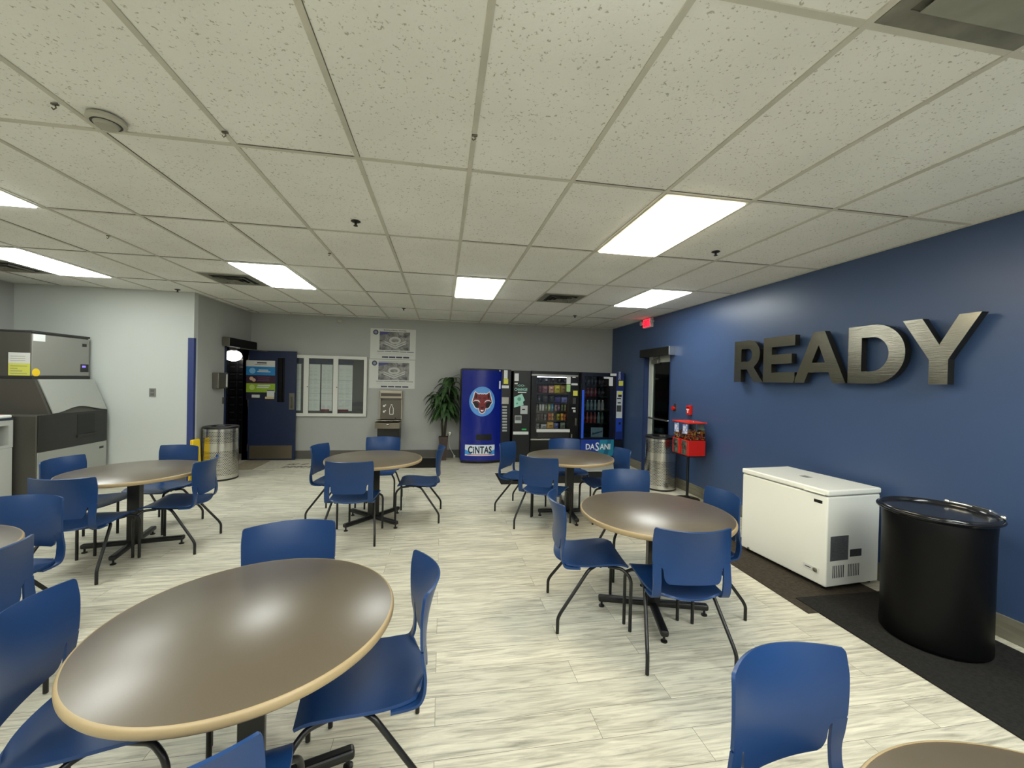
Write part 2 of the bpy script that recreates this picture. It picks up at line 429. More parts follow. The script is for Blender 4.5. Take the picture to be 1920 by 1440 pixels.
# ---- right-hand exterior door
d = bpy.data.objects.new('door_2', None); COL.objects.link(d); d.location = (XR+.1, (DY0+DY1)/2, 0); d['kind'] = 'structure'; tag(d, 'aluminium framed glass door in the navy wall', 'door')
x0, x1 = XR+.085, XR+.13
g = MB()
g.box((x0, DY1-.17, .01), (x1, DY1-.035, DH-.04), .003).box((x0, DY0+.035, .01), (x1, DY0+.17, DH-.04), .003)
g.box((x0, DY0+.17, .01), (x1, DY1-.17, .25), .003).box((x0, DY0+.17, DH-.17), (x1, DY1-.17, DH-.04), .003)
g.build('door_frame', mat('pale aluminium', (196, 200, 192), .4), d, True)
MB().box((x0+.02, DY0+.17, .25), (x0+.028, DY1-.17, DH-.17)).build('door_glass', M_GLASSD, d, True)
MB().tube([(x0-.005, DY1-.12, 1.02), (x0-.055, DY1-.14, 1.02), (x0-.055, DY0+.12, 1.02), (x0-.005, DY0+.1, 1.02)], .014, rad=.04).build('push_bar', M_STEEL, d, True)
g = MB().box((x0-.05, DY1-.42, DH-.19), (x0, DY1-.2, DH-.12), .006).tube([(x0-.03, DY1-.3, DH-.12), (x0-.06, DY1-.5, DH-.08)], .012)
g.build('door_closer', M_STEEL, d, True)
g = MB().box((XR-.002, DY1-.035, 0), (XR+.138, DY1+.002, DH), .002).box((XR-.002, DY0-.002, 0), (XR+.138, DY0+.035, DH), .002).box((XR-.002, DY0+.035, DH-.035), (XR+.138, DY1-.035, DH+.002), .002)
struct('trim_4', g, mat('navy frame paint', (34, 52, 96), .45), 'navy metal frame round the glass door')
struct('wall_outside', MB().box((XR+.5, DY0-.6, -.1), (XR+.55, DY1+.8, HC)), mat('night', (66, 76, 64), .9))
o = thing('door_operator', 'dark bar shaped door operator above the glass door in the navy wall', 'door closer', (XR, (DY0+DY1)/2, DH), 0)
MB().box((XR-.11, DY0-.10, DH-.075), (XR-.001, DY1-.03, DH+.065), .004).build('housing', mat('bronze anodised', (44, 43, 40), .4, .6), o, True)
MB().box((XR-.113, DY0-.115, DH-.078), (XR-.001, DY0-.10, DH+.068), .003).build('end_cap', M_CHROME, o, True)
MB().tube([(XR-.06, DY0+.45, DH-.08), (XR-.04, DY0+.5, DH-.12), (XR+.03, DY0+.4, DH-.12)], .012).build('arm', M_STEELD, o, True)

# ---- left interior door, swung open against the back wall
fr = MB()
for y in (LY0-.05, LY1): fr.box((XJ-.105, y, 0), (XJ+.012, y+.05, LH+.05), .003)
fr.box((XJ-.105, LY0, LH), (XJ+.012, LY1, LH+.05), .003)
struct('trim_5', fr, M_DOORB, 'navy metal frame round the open door')
d = bpy.data.objects.new('door_1', None); COL.objects.link(d); d.location = (XJ+.03, 8.575, 0); d['kind'] = 'structure'; tag(d, 'open navy door standing against the back wall', 'door')
yf, xa, xb = 8.555, XJ+.02, -2.80
gx0, gx1, gz0, gz1 = xb-.335, xb-.20, 1.12, 1.98
g = MB().box((xa, yf, .012), (gx0, yf+.044, 2.11)).box((gx1, yf, .012), (xb, yf+.044, 2.11)).box((gx0, yf, .012), (gx1, yf+.044, gz0)).box((gx0, yf, gz1), (gx1, yf+.044, 2.11))
bmesh.ops.remove_doubles(g.bm, verts=g.bm.verts, dist=1e-5); g.build('door_leaf', M_DOORB, d, True)
MB().box((gx0, yf+.018, gz0), (gx1, yf+.026, gz1)).build('vision_glass', glass('shade tinted pane', (70, 76, 90)), d, True)  # dark tint stands in for the shadowed wall seen through it
MB().box((xa+.03, yf-.002, .03), (xb-.05, yf, .285)).build('kick_plate', mat('brushed kick plate', (128, 118, 100), .4, .8, bump=.1, bscale=80, stretch=(1, 1, 20)), d, True)
g = MB().box((xb-.115, yf-.004, .98), (xb-.02, yf, 1.3), .002).tube([(xb-.07, yf-.004, 1.02), (xb-.07, yf-.05, 1.04), (xb-.07, yf-.05, 1.2), (xb-.07, yf-.004, 1.22)], .010, rad=.02)
g.build('pull_handle', M_STEELD, d, True)
for z in (.25, 1.1, 1.95): MB().tube([(xa-.012, yf+.02, z-.06), (xa-.012, yf+.02, z+.06)], .012).build('hinge', M_STEELD, d, True)
o = thing('door_operator', 'black bar shaped door operator above the open navy door', 'door closer', (XJ, 8.1, LH), 0)
MB().box((XJ+.013, LY0-.14, LH+.0), (XJ+.12, LY1+.05, LH+.145), .004).build('housing', mat('operator black', (7, 7, 8), .6, spec=.2), o, True)
MB().box((XJ+.013, LY0-.155, LH-.003), (XJ+.122, LY0-.14, LH+.148), .003).build('end_cap', M_STEELD, o, True)
MB().tube([(XJ+.07, 8.1, LH-.01), (XJ+.25, 8.35, LH-.02), (XJ+.35, 8.54, LH-.025)], .010).build('arm', M_STEELD, o, True)
# dark room behind it
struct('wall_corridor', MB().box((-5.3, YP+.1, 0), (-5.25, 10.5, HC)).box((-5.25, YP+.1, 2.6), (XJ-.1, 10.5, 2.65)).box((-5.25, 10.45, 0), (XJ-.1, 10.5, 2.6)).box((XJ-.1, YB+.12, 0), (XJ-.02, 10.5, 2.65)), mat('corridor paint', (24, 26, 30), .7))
lk = thing('storage_rack', 'tall black rack of small drawers seen through the open navy door', 'rack', (-4.5, 9.6, 0))
MB().box((-5.2, 9.3, 0), (-3.80, 9.8, 2.02), .005).build('cabinet', M_BLACK, lk, True)
g = MB()
for r in range(12):
    for c in range(8): g.box((-5.19+c*.172, 9.285, .12+r*.156), (-5.03+c*.172, 9.30, .26+r*.156), .004)
g.build('drawer_fronts', mat('drawer black', (20, 21, 24), .3), lk, True)
g = MB()
for r in range(3, 12):
    for c in range(8): g.box((-5.15+c*.172, 9.268, .225+r*.156), (-5.07+c*.172, 9.285, .24+r*.156))
g.build('label_holders', M_STEELD, lk, True)
lc = at(437.5, 667, y=8.95)
lp = thing('corridor_lamp', 'glowing oval lamp high up inside the dark doorway', 'lamp', (lc.x, lc.y, lc.z))
MB().sphere(lc, .13, 3, (1.15, 1, .85)).build('glass_bowl', mat('lamp glow', (255, 255, 255), emit=(255, 252, 244), es=4.), lp, True)
MB().box((lc.x-.05, lc.y-.05, lc.z+.09), (lc.x+.05, lc.y+.05, 2.6)).build('mount', M_STEELD, lp, True)

# ================================================================== CEILING FITTINGS
M_LENS = mat('lit lens', (255, 255, 255), emit=(250, 255, 250), es=PANEL)
M_LENSW = mat('lit lens warm', (255, 255, 255), emit=(255, 240, 205), es=PANEL)
NAMES = {(2, 0): 'glowing ceiling panel nearest the camera, right of centre', (-6, 0): 'glowing ceiling panel cut by the left edge, the nearer of two',
 (0, 2): 'glowing ceiling panel in the middle of the far row', (-4, 2): 'glowing ceiling panel in the far row beside the square vent', (4, 2): 'glowing ceiling panel in the far row beside the navy wall',
 (-8, 2): 'long glowing ceiling panel above the ice machine'}
first = None
for (i, j) in lights:
    lab = NAMES.get((i, j), 'unseen glowing ceiling panel put in behind the camera')
    loc = (GX+(i+.5)*TX, GY+(j+.5)*TY, HC)
    if first is None:
        first = thing('ceiling_light', lab, 'ceiling light', loc, 0, 'ceiling light panels')
        w2, l2 = TX/2-.013, TY/2-.013
        g = MB()
        for a, b in (((-w2, -l2), (w2, -l2+.018)), ((-w2, l2-.018), (w2, l2)), ((-w2, -l2+.018), (-w2+.018, l2-.018)), ((w2-.018, -l2+.018), (w2, l2-.018))):
            g.box((*a, -.006), (*b, .003))
        g.build('frame', M_GRID, first)
        MB().box((-w2+.018, -l2+.018, -.016), (w2-.018, l2-.018, .003), .004).build('lens', M_LENS, first)
    else: dup(first, loc, 0, lab)

# the panel nearest the camera has warmer tubes
wl = next(c for c in first.children if c.name.startswith('lens'))
wl.data = wl.data.copy(); wl.data.materials[0] = M_LENSW
M_VENT = mat('vent metal', (120, 118, 106), .5, var=.3, vscale=7)
M_VENTD = mat('vent throat', (14, 14, 13), .9)
def louvre_vent(i, j, label):
    o = thing('ceiling_vent', label, 'ceiling vent', (GX+(i+.5)*TX, GY+(j+.25)*TY, HC), 0, 'ceiling air vents')
    h = TX/2-.014
    g = MB()
    for a in range(4):
        c, s_ = [(1, 0), (0, 1), (-1, 0), (0, -1)][a]
        R = Matrix.Rotation(a*PI/2, 4, 'Z')
        q = MB().prism([(-h, -h), (h, -h), (h*.72, -h*.72), (-h*.72, -h*.72)], (0, 0, -.003), (1, 0, 0), (0, 1, 0), .005)
        q.xf(R); me = bpy.data.meshes.new('t'); q.bm.to_mesh(me); g.add_mesh(me)
    g.build('frame', M_VENT, o)
    MB().box((-h*.72, -h*.72, -.001), (h*.72, h*.72, .003)).build('throat', M_VENTD, o)
    for k, r in enumerate((.60, .42, .24)):
        g = MB()
        for a in range(4):
            q = MB().prism([(-h*r, 0), (h*r, 0), (h*(r-.10), .03), (-h*(r-.10), .03)], (0, -h*r, -.022), (1, 0, 0), (0, .75, .66), .0015)
            q.xf(Matrix.Rotation(a*PI/2, 4, 'Z')); me = bpy.data.meshes.new('t'); q.bm.to_mesh(me); g.add_mesh(me)
        g.build('louvre', M_VENT, o)
    MB().box((-h*.14, -h*.14, -.010), (h*.14, h*.14, -.007)).build('centre_plate', M_VENT, o)
louvre_vent(2, 2.5, 'dark square louvred ceiling vent before the vending machines')
louvre_vent(-5, 2.5, 'square louvred ceiling vent touching a glowing panel on the left')
louvre_vent(-9, 2.5, 'dark ceiling vent at the left edge above the ice machine')
o = thing('ceiling_vent', 'dusty square vent with flat hanging plate in the top right corner', 'ceiling vent', (GX+2.5*TX, GY-1.25*TY, HC), 0, 'ceiling air vents')
h = TX/2-.014
g = MB().box((-h, -h, -.004), (h, -h+.06, .003)).box((-h, h-.06, -.004), (h, h, .003)).box((-h, -h+.06, -.004), (-h+.06, h-.06, .003)).box((h-.06, -h+.06, -.004), (h, h-.06, .003))
g.build('frame', M_VENT, o)
MB().box((-h+.06, -h+.06, .0), (h-.06, h-.06, .003)).build('throat', mat('vent recess', (96, 95, 84), .9), o)
MB().box((-h+.075, -h+.075, -.026), (h-.075, h-.075, -.020), .003).box((-.02, -.02, -.03), (.02, .02, .0)).build('hanging_plate', mat('vent plate', (140, 139, 126), .5, var=.12, vscale=9), o)

o = thing('smoke_detector', 'round off-white smoke detector on the near left ceiling tile', 'smoke detector', (*at(200, 221, z=HC)[:2], HC))
MB().lathe([(.065, -.004), (.072, -.006), (.074, -.022), (.066, -.030), (.0, -.030)], seg=40).lathe([(.062, 0), (.062, -.02)], cap=False).build('base', mat('detector plastic', (176, 173, 158), .6), o)
MB().lathe([(.048, -.028), (.048, -.034), (.040, -.046), (0, -.048)], seg=40).build('cap', mat('detector cap', (160, 157, 143), .6), o)
MB().lathe([(.049, -.0305), (.058, -.0310), (.058, -.0300)], seg=40, cap=False).build('vent_ring', M_DARK, o)
sp = None
for u, v, lab in ((667, 415, 'dark sprinkler head on the ceiling tile left of centre'), (1342, 472, 'dark sprinkler head beside the nearest glowing panel'),
                  (333, 543, 'small dark sprinkler head by the partition wall corner'), (757, 578, 'small dark sprinkler head on the far ceiling tiles, left one'), (1078, 592, 'small dark sprinkler head on the far ceiling near the navy wall')):
    p = at(u, v, z=HC)
    if sp is None:
        sp = thing('sprinkler', lab, 'sprinkler', (p.x, p.y, HC), 0, 'ceiling sprinklers')
        MB().lathe([(.0, 0.002), (.034, .002), (.036, -.003), (.020, -.010), (.0, -.010)], seg=24).build('escutcheon', M_BLACK, sp)
        MB().lathe([(.009, -.008), (.009, -.03), (.016, -.032), (.016, -.036), (0, -.036)], seg=16).build('head', M_BLACK, sp)
    else: dup(sp, (p.x, p.y, HC), 0, lab)
hk = None
for u, v, lab in ((890, 252, 'small grey hook clipped on the ceiling strip above centre'), (422, 246, 'small grey hook on a ceiling strip left of centre, close to camera'), (103, 193, 'small grey hook on the ceiling strip by the smoke detector'),
                  (203, 441, 'small grey hook on a ceiling strip at far left'), (618, 474, 'small grey hook on a ceiling strip before the far light panels')):
    p = at(u, v, z=HC)
    if hk is None:
        hk = tag(MB().box((-.014, -.006, -.010), (.014, .006, -.002), .002).tube([(0, 0, -.008), (.004, 0, -.022), (-.006, 0, -.03), (-.012, 0, -.022)], .003, 6).build('ceiling_hook', M_STEELD), lab, 'hook', 'ceiling hooks')
        hk.location = (p.x, p.y, HC)
    else:
        c = hk.copy(); COL.objects.link(c); c.location = (p.x, p.y, HC); c['label'] = lab

# ================================================================== CHAIRS AND TABLES
def interp(x, xs, ys):
    if x <= xs[0]: return ys[0]
    for a, b, c, e in zip(xs, xs[1:], ys, ys[1:]):
        if x <= b:
            t = (x-a)/(b-a); t = t*t*(3-2*t); return c+(e-c)*t
    return ys[-1]
def smooth(x, xs, ys):
    """flowing curve through the knots (finite-difference tangents)"""
    n = len(xs); i = max(k for k in range(n-1) if k == 0 or x >= xs[k])
    m = lambda k: (ys[min(k+1, n-1)]-ys[max(k-1, 0)])/(xs[min(k+1, n-1)]-xs[max(k-1, 0)])
    h = xs[i+1]-xs[i]; t = min(1, max(0, (x-xs[i])/h))
    return ((2*t**3-3*t*t+1)*ys[i] + (t**3-2*t*t+t)*h*m(i) + (3*t*t-2*t**3)*ys[i+1] + (t**3-t*t)*h*m(i+1))
def back_y(x, z):
    yc = -.247 - .974*(z-.51)*(z-.66)
    k = .5 + 1.18*((z-.5)/.33)**2
    return yc + k*x*x
def back_fn(u, v):
    z = .828 - v*.318
    hw = interp(z, (.51, .575, .592, .622, .74, .828), (.164, .168, .172, .228, .229, .224))
    if z < .555:                               # rounded lower corners
        t = (.555-z)/.045; hw *= 1-.16*(1-math.sqrt(max(0, 1-t*t)))
    if z > .815: hw -= .006*((z-.815)/.013)**2
    x = hw*(2*u-1)
    return (x, back_y(x, z), z)
def seat_fn(u, v):
    y = -.245 + v*.468
    hw = smooth(v, (0, .12, .3, .8, 1), (.165, .202, .215, .226, .215))
    x = hw*(2*u-1)
    if v < .12: y += .035*(2*u-1)**2*(1-v/.12)
    z = smooth(v, (0, .10, .35, .70, .9, 1), (.424, .414, .408, .424, .426, .410)) + .020*abs(2*u-1)**2.5*(1-.55*v)
    return (x, y, z)
def upright_fn(sg):
    path = [(-.222, .615), (-.226, .52), (-.222, .455), (-.205, .418), (-.160, .412), (-.10, .412)]
    P = fillet([Vector((0, a, b)) for a, b in path], .05, 3)
    def fn(u, v):
        f = v*(len(P)-1); i = min(int(f), len(P)-2); p = P[i].lerp(P[i+1], f-i)
        x = .181+.047*u; t = min(1, max(0, (p.z-.50)/.08))
        return (sg*x, p.y*(1-t)+back_y(x, p.z)*t, p.z)
    return fn
def make_chair(label):
    t = thing('chair', label, 'chair', (0, 0, 0), 0, 'blue cafeteria chairs')
    MB().shell(seat_fn, 18, 18, .012).build('seat', M_BLUE, t)
    MB().shell(back_fn, 20, 44, .010).build('backrest', M_BLUE, t)
    for sg in (-1, 1):
        MB().shell(upright_fn(sg), 3, 22, .011).build('back_support', M_BLUE, t)
    for sg in (-1, 1):
        MB().tube([(sg*.165, .10, .402), (sg*.200, .185, .402), (sg*.231, .224, .368), (sg*.238, .235, .335), (sg*.238, .235, .004)], .0112, rad=.025).build('leg', M_LEG, t)
        MB().tube([(sg*.16, .01, .400), (sg*.205, -.040, .398), (sg*.254, -.232, .135), (sg*.258, -.25, .10), (sg*.258, -.25, .004)], .0112, rad=.03).build('leg', M_LEG, t)
    g = MB()
    for sg in (-1, 1): g.tube([(sg*.15, -.14, .398), (sg*.15, .14, .402)], .010, 8)
    g.tube([(-.16, .05, .399), (.16, .05, .399)], .010, 8).tube([(-.16, -.10, .397), (.16, -.10, .397)], .010, 8)
    g.build('seat_frame', M_LEG, t)
    return t

def ang(hx, hy): return math.atan2(-hx, hy)     # chair faces +Y when unrotated
CH = [ # centre x, y, facing x, y, label
 (1.465, 2.351, .127, .992, 'blue chair seen from behind, before the round table by the freezer'),
 (1.059, 2.793, .991, -.133, 'blue chair in side view, left of the round table by the freezer'),
 (1.905, 2.82, -.996, .087, 'blue chair between the white freezer and its nearest round table'),
 (1.688, 3.38, -.115, -.993, 'blue chair on the far side of the round table by the freezer'),
 (1.04, 5.15, .81, -.58, 'blue chair angled in at the left of the table before the vending machines'),
 (1.174, 4.514, .568, .823, 'blue chair seen from behind, before the table by the vending machines'),
 (1.735, 5.41, -.014, -1., 'blue chair directly in front of the snack machine, behind a table'),
 (1.985, 4.735, -1., 0, 'blue chair with its curved back toward the perforated bin, at the vending table'),
 (-1.19, 5.115, .987, -.163, 'blue chair left of the table before the water fountain, by the doormat'),
 (-.86, 4.403, .055, .998, 'blue chair seen from behind at the table before the water fountain'),
 (-.79, 5.60, -.065, -.998, 'blue chair right under the water fountain, behind its table'),
 (-.245, 4.99, -.998, .04, 'blue chair in profile before the potted plant'),
 (-3.24, 4.445, .999, -.033, 'blue chair before the ice bin, left end of the far left table'),
 (-2.85, 3.88, .0, 1., 'blue chair seen from behind at the far left table'),
 (-2.94, 4.945, -.22, -.975, 'blue chair beside the yellow wet floor sign, behind the far left table'),
 (-2.448, 4.375, -.998, -.063, 'blue chair at the right of the far left table, before the perforated bin'),
 (-.762, 2.202, .196, -.981, 'blue chair behind the big front table, only its back showing'),
 (-.294, 1.755, -.988, -.151, 'blue chair in profile at the right of the big front table'),
 (-1.157, 1.707, .978, .208, 'big blue chair at the left of the front table, cut by the left edge'),
 (-.645, 1.203, -.139, .99, 'blue chair back cut by the bottom edge, before the front table'),
 (-2.625, 2.876, -.12, -.993, 'blue chair behind the half-hidden table at the left edge, facing forward'),
 (-2.264, 2.25, -.969, .247, 'dark blue chair back at the left edge, before the half-hidden table'),
 (1.080, .845, .136, -.991, 'blue chair in the bottom right corner, large and close'),
]
c0 = None
for (x, y, hx, hy, lab) in CH:
    if c0 is None: c0 = make_chair(lab); c0.location = (x, y, 0); c0.rotation_euler = (0, 0, ang(hx, hy))
    else: dup(c0, (x, y, 0), ang(hx, hy), lab)

def make_table(label):
    t = thing('round_table', label, 'table', (0, 0, 0), 0, 'round cafeteria tables')
    ZT = .727
    MB().lathe([(0, ZT-.032), (.520, ZT-.032), (.5225, ZT-.030), (.5225, ZT-.001), (.521, ZT), (0, ZT)], seg=96).build('tabletop', M_LAM, t)
    MB().lathe([(.521, ZT-.0335), (.527, ZT-.032), (.531, ZT-.026), (.532, ZT-.016), (.531, ZT-.007), (.527, ZT-.001), (.521, ZT+.0005), (.521, ZT-.0335)], seg=96, cap=False).build('edge_band', M_EDGE, t)
    MB().box((-.046, -.046, .075), (.046, .046, ZT-.045), .006).build('column', M_LEG, t)
    g = MB().box((-.22, -.22, ZT-.046), (.22, .22, ZT-.033), .002); g.build('mounting_plate', M_LEG, t)
    for k in range(4):
        a = k*PI/2
        g = MB().box((.0, -.026, .040), (.385, .026, .082), .014, 3)
        g.xf(Matrix.Rotation(a, 4, 'Z')); f = g.build('foot', M_LEG, t)
        g = MB().lathe([(.0, 0.0), (.021, .0), (.021, .008), (.008, .012), (.008, .042), (0, .042)], (.36, 0, .001), 16)
        g.xf(Matrix.Rotation(a, 4, 'Z')); g.build('glide', M_BLACK, f)
    return t
TB = [(-.690, 1.700, .3, 'large round table in the foreground with glare across its top'), (-2.80, 4.35, .19, 'round table before the ice bin and pale partition wall'),
      (-.742, 4.86, -.72, 'round table before the water fountain'), (1.575, 4.86, -.05, 'round table before the vending machines'),
      (1.538, 2.745, -.295, 'round table beside the white chest freezer'), (-2.70, 2.38, 0., 'round table cut by the left edge, ringed by two dark blue chairs'),
      (1.232, .345, .2, 'round tabletop cut by the bottom right corner')]
t0 = None
for x, y, a, lab in TB:
    if t0 is None: t0 = make_table(lab); t0.location = (x, y, 0); t0.rotation_euler = (0, 0, a); t0.scale = (.968, .968, 1)
    else: dup(t0, (x, y, 0), a, lab).scale = (1, 1, 1)

# ================================================================== MATS
def rug(name, lab, lo, hi, m, h=.007, cat='mat'):
    return tag(MB().box((*lo, .0), (*hi, h), .003, 1).build(name, m), lab, cat)
rug('floor_mat', 'charcoal floor mat under the chest freezer, partly overlapped', (2.66, 2.556), (3.52, 3.95), M_MATB, .005)
rug('floor_mat', 'black floor mat under the black barrel', (2.745, .2), (3.635, 2.755), M_MAT, .011)
rug('floor_mat', 'black floor mat under the table by the vending machines', (.95, 6.39), (3.55, 7.15), M_MAT)
rug('floor_mat', 'black floor mat on the floor below the water fountain', (-1.42, 7.69), (-.03, 8.6), M_MAT)
rug('floor_mat', 'plain beige mat inside the open navy door', (XJ+.03, 7.72), (-3.205, 8.5), mat('beige mat', (158, 148, 124), .9, var=.1, vscale=20), .006)
o = thing('doormat', 'off-white doormat with rows of black lettering near the open door', 'doormat', (-2.4, 8.1, 0))
MB().box((-3.19, 7.68, 0), (-1.75, 8.50, .008), .003, 1).build('mat', mat('pale doormat', (196, 190, 172), .95, var=.12, vscale=25), o, True)
g = MB()
for ri, (yy, xs) in enumerate(((8.33, (-2.35, -2.22, -1.98, -1.88)), (8.1, (-2.72, -2.63, -2.47, -2.29, -2.14, -2.05, -1.91)), (7.87, (-2.73, -2.62, -2.51, -2.41, -2.30, -2.13)))):
    for x in xs:
        g.prism([(-.06, -.065), (-.02, -.065), (.06, .065), (.02, .065)], (x, yy, .008), (1, 0, 0), (0, 1, 0), .0012)
        if rr.random() < .7: g.prism([(-.03, -.01), (.055, -.01), (.06, .02), (-.02, .02)], (x, yy+.02, .008), (1, 0, 0), (0, 1, 0), .0014)
g.build('lettering', M_BLACK, o, True)

# ================================================================== RIGHT WALL
# ---- READY letters, brushed steel on stand-offs
def arc(cx, cy, rx, ry, a0, a1, n=16): return [(cx+rx*math.cos(a0+(a1-a0)*k/n), cy+ry*math.sin(a0+(a1-a0)*k/n)) for k in range(n+1)]
H = .505; T_ = .115
R_ = [[(0, 0), (0, H)] + [(.22, H)] + arc(.235, H-.17, .185, .17, PI/2, -PI/2*.62, 14) + [(.325, .175), (.473, 0), (.335, 0), (.215, .155), (.118, .155), (.118, 0)],
      [(.118, .25), (.118, .405), (.215, .405)] + arc(.225, .3275, .075, .0775, PI/2, -PI/2, 10)]
E_ = [[(0, 0), (0, H), (.425, H), (.425, H-.11), (.12, H-.11), (.12, .31), (.388, .31), (.388, .205), (.12, .205), (.12, .11), (.43, .11), (.43, 0)]]
A_ = [[(0, 0), (.222, H), (.345, H), (.565, 0), (.437, 0), (.392, .105), (.172, .105), (.127, 0)], [(.21, .2), (.283, .375), (.355, .2)]]
D_ = [[(0, 0), (0, H), (.215, H)] + arc(.215, H/2, .253, H/2, PI/2, -PI/2, 24)[1:], [(.12, .105), (.12, H-.105), (.205, H-.105)] + arc(.205, H/2, .138, H/2-.105, PI/2, -PI/2, 20)[1:]]
Y_ = [[(.187, 0), (.187, .185), (0, H), (.135, H), (.25, .295), (.365, H), (.49, H), (.307, .185), (.307, 0)]]
def brushed():
    m = bpy.data.materials.new('brushed letter steel'); m.use_nodes = True; nt = m.node_tree; b = nt.nodes['Principled BSDF']
    b.inputs['Base Color'].default_value = (*lin((158, 154, 140)), 1); b.inputs['Metallic'].default_value = 1; b.inputs['Roughness'].default_value = .2
    tc = nt.nodes.new('ShaderNodeTexCoord'); mp = nt.nodes.new('ShaderNodeMapping'); mp.inputs['Scale'].default_value = (1, 3, 260)
    n = nt.nodes.new('ShaderNodeTexNoise'); n.inputs['Scale'].default_value = 1.5; n.inputs['Detail'].default_value = 2
    bp = nt.nodes.new('ShaderNodeBump'); bp.inputs['Strength'].default_value = .16; bp.inputs['Distance'].default_value = .003
    nt.links.new(tc.outputs['Object'], mp.inputs[0]); nt.links.new(mp.outputs[0], n.inputs['Vector']); nt.links.new(n.outputs['Fac'], bp.inputs['Height']); nt.links.new(bp.outputs[0], b.inputs['Normal'])
    return m
M_LET = brushed(); M_LETS = mat('letter return', (92, 88, 78), .4, 1.)
for ch, spl, y0 in (('R', R_, 4.646), ('E', E_, 4.172), ('A', A_, 3.755), ('D', D_, 3.172), ('Y', Y_, 2.728)):
    o = thing('wall_letter', 'large brushed steel letter %s mounted on the navy wall' % ch, 'wall letter', (XR, y0-.2, 1.69), 0, 'steel wall letters')
    me = curve_mesh(spl, .001)
    mb = MB().add_mesh(me, frame((3.641, y0, 1.692), (0, -1, 0), (0, 0, 1)))
    mb.build('face', M_LET, o, True)
    mb = MB()
    for s_ in spl:
        n = len(s_)
        for k in range(n):
            (a, b), (c, e) = s_[k], s_[(k+1) % n]
            v = [mb.bm.verts.new(p) for p in ((3.6415, y0-a, 1.692+b), (3.6415, y0-c, 1.692+e), (3.70, y0-c, 1.692+e), (3.70, y0-a, 1.692+b))]
            mb.bm.faces.new(v)
    mb.build('return', M_LETS, o, True)
    (ax, ay), (bx, by) = {'R': ((.06, .06), (.06, .44)), 'E': ((.06, .06), (.06, .44)), 'A': ((.08, .05), (.283, .44)), 'D': ((.06, .06), (.06, .44)), 'Y': ((.247, .05), (.247, .2))}[ch]
    mb = MB()
    for px, pz in ((ax, ay), (bx, by)): mb.tube([(3.645, y0-px, 1.692+pz), (XR, y0-px, 1.692+pz)], .008, 8)
    mb.build('stand_off', M_STEELD, o, True)

# ---- exit sign
o = thing('exit_sign', 'glowing red EXIT sign with two lamp heads high on the navy wall', 'exit sign', (XR, 7.03, 2.68))
MB().box((XR-.055, 6.88, 2.67), (XR-.001, 7.18, 2.87-.03), .006).build('housing', mat('exit housing', (205, 190, 190), .4), o, True)
MB().box((XR-.062, 6.90, 2.685), (XR-.055, 7.16, 2.825), .002).build('face', mat('exit red', (235, 40, 60), .4, emit=(255, 40, 62), es=1.1), o, True)
label_text(o, 'lettering', 'EXIT', (XR-.0625, 7.03, 2.755), (0, -1, 0), (0, 0, 1), .20, .10, mat('exit letters', (180, 8, 24), .4, emit=(200, 10, 30), es=.5), .012)
for y in (6.84, 7.22):
    MB().lathe([(.02, 0), (.042, -.05), (.042, -.058), (0, -.060)], (XR-.02, y, 2.77), 20, axis='x').build('lamp_head', mat('lamp head', (196, 190, 186), .3), o, True)
# ---- fire pull and button
o = thing('fire_pull', 'small red fire alarm pull box above the candy machine', 'fire alarm', (XR, 5.694, 1.18))
MB().box((XR-.045, 5.645, 1.185), (XR-.001, 5.745, 1.33), .006).build('box', M_RED, o, True)
MB().box((XR-.053, 5.665, 1.255), (XR-.045, 5.725, 1.275)).box((XR-.053, 5.685, 1.215), (XR-.045, 5.705, 1.255)).build('handle', M_WHITE, o, True)
MB().box((XR-.046, 5.655, 1.288), (XR-.0445, 5.735, 1.300)).build('slot', M_BLACK, o, True)
o = thing('exit_button', 'small red push button on a grey plate beside the glass door', 'button', (XR, 6.115, 1.2))
MB().box((XR-.006, 6.075, 1.2), (XR-.001, 6.155, 1.33), .002).build('plate', M_STEEL, o, True)
MB().lathe([(.018, 0), (.018, -.02), (.034, -.024), (.034, -.040), (.0, -.045)], (XR-.006, 6.125, 1.255), 20, axis='x').build('button', M_RED, o, True)

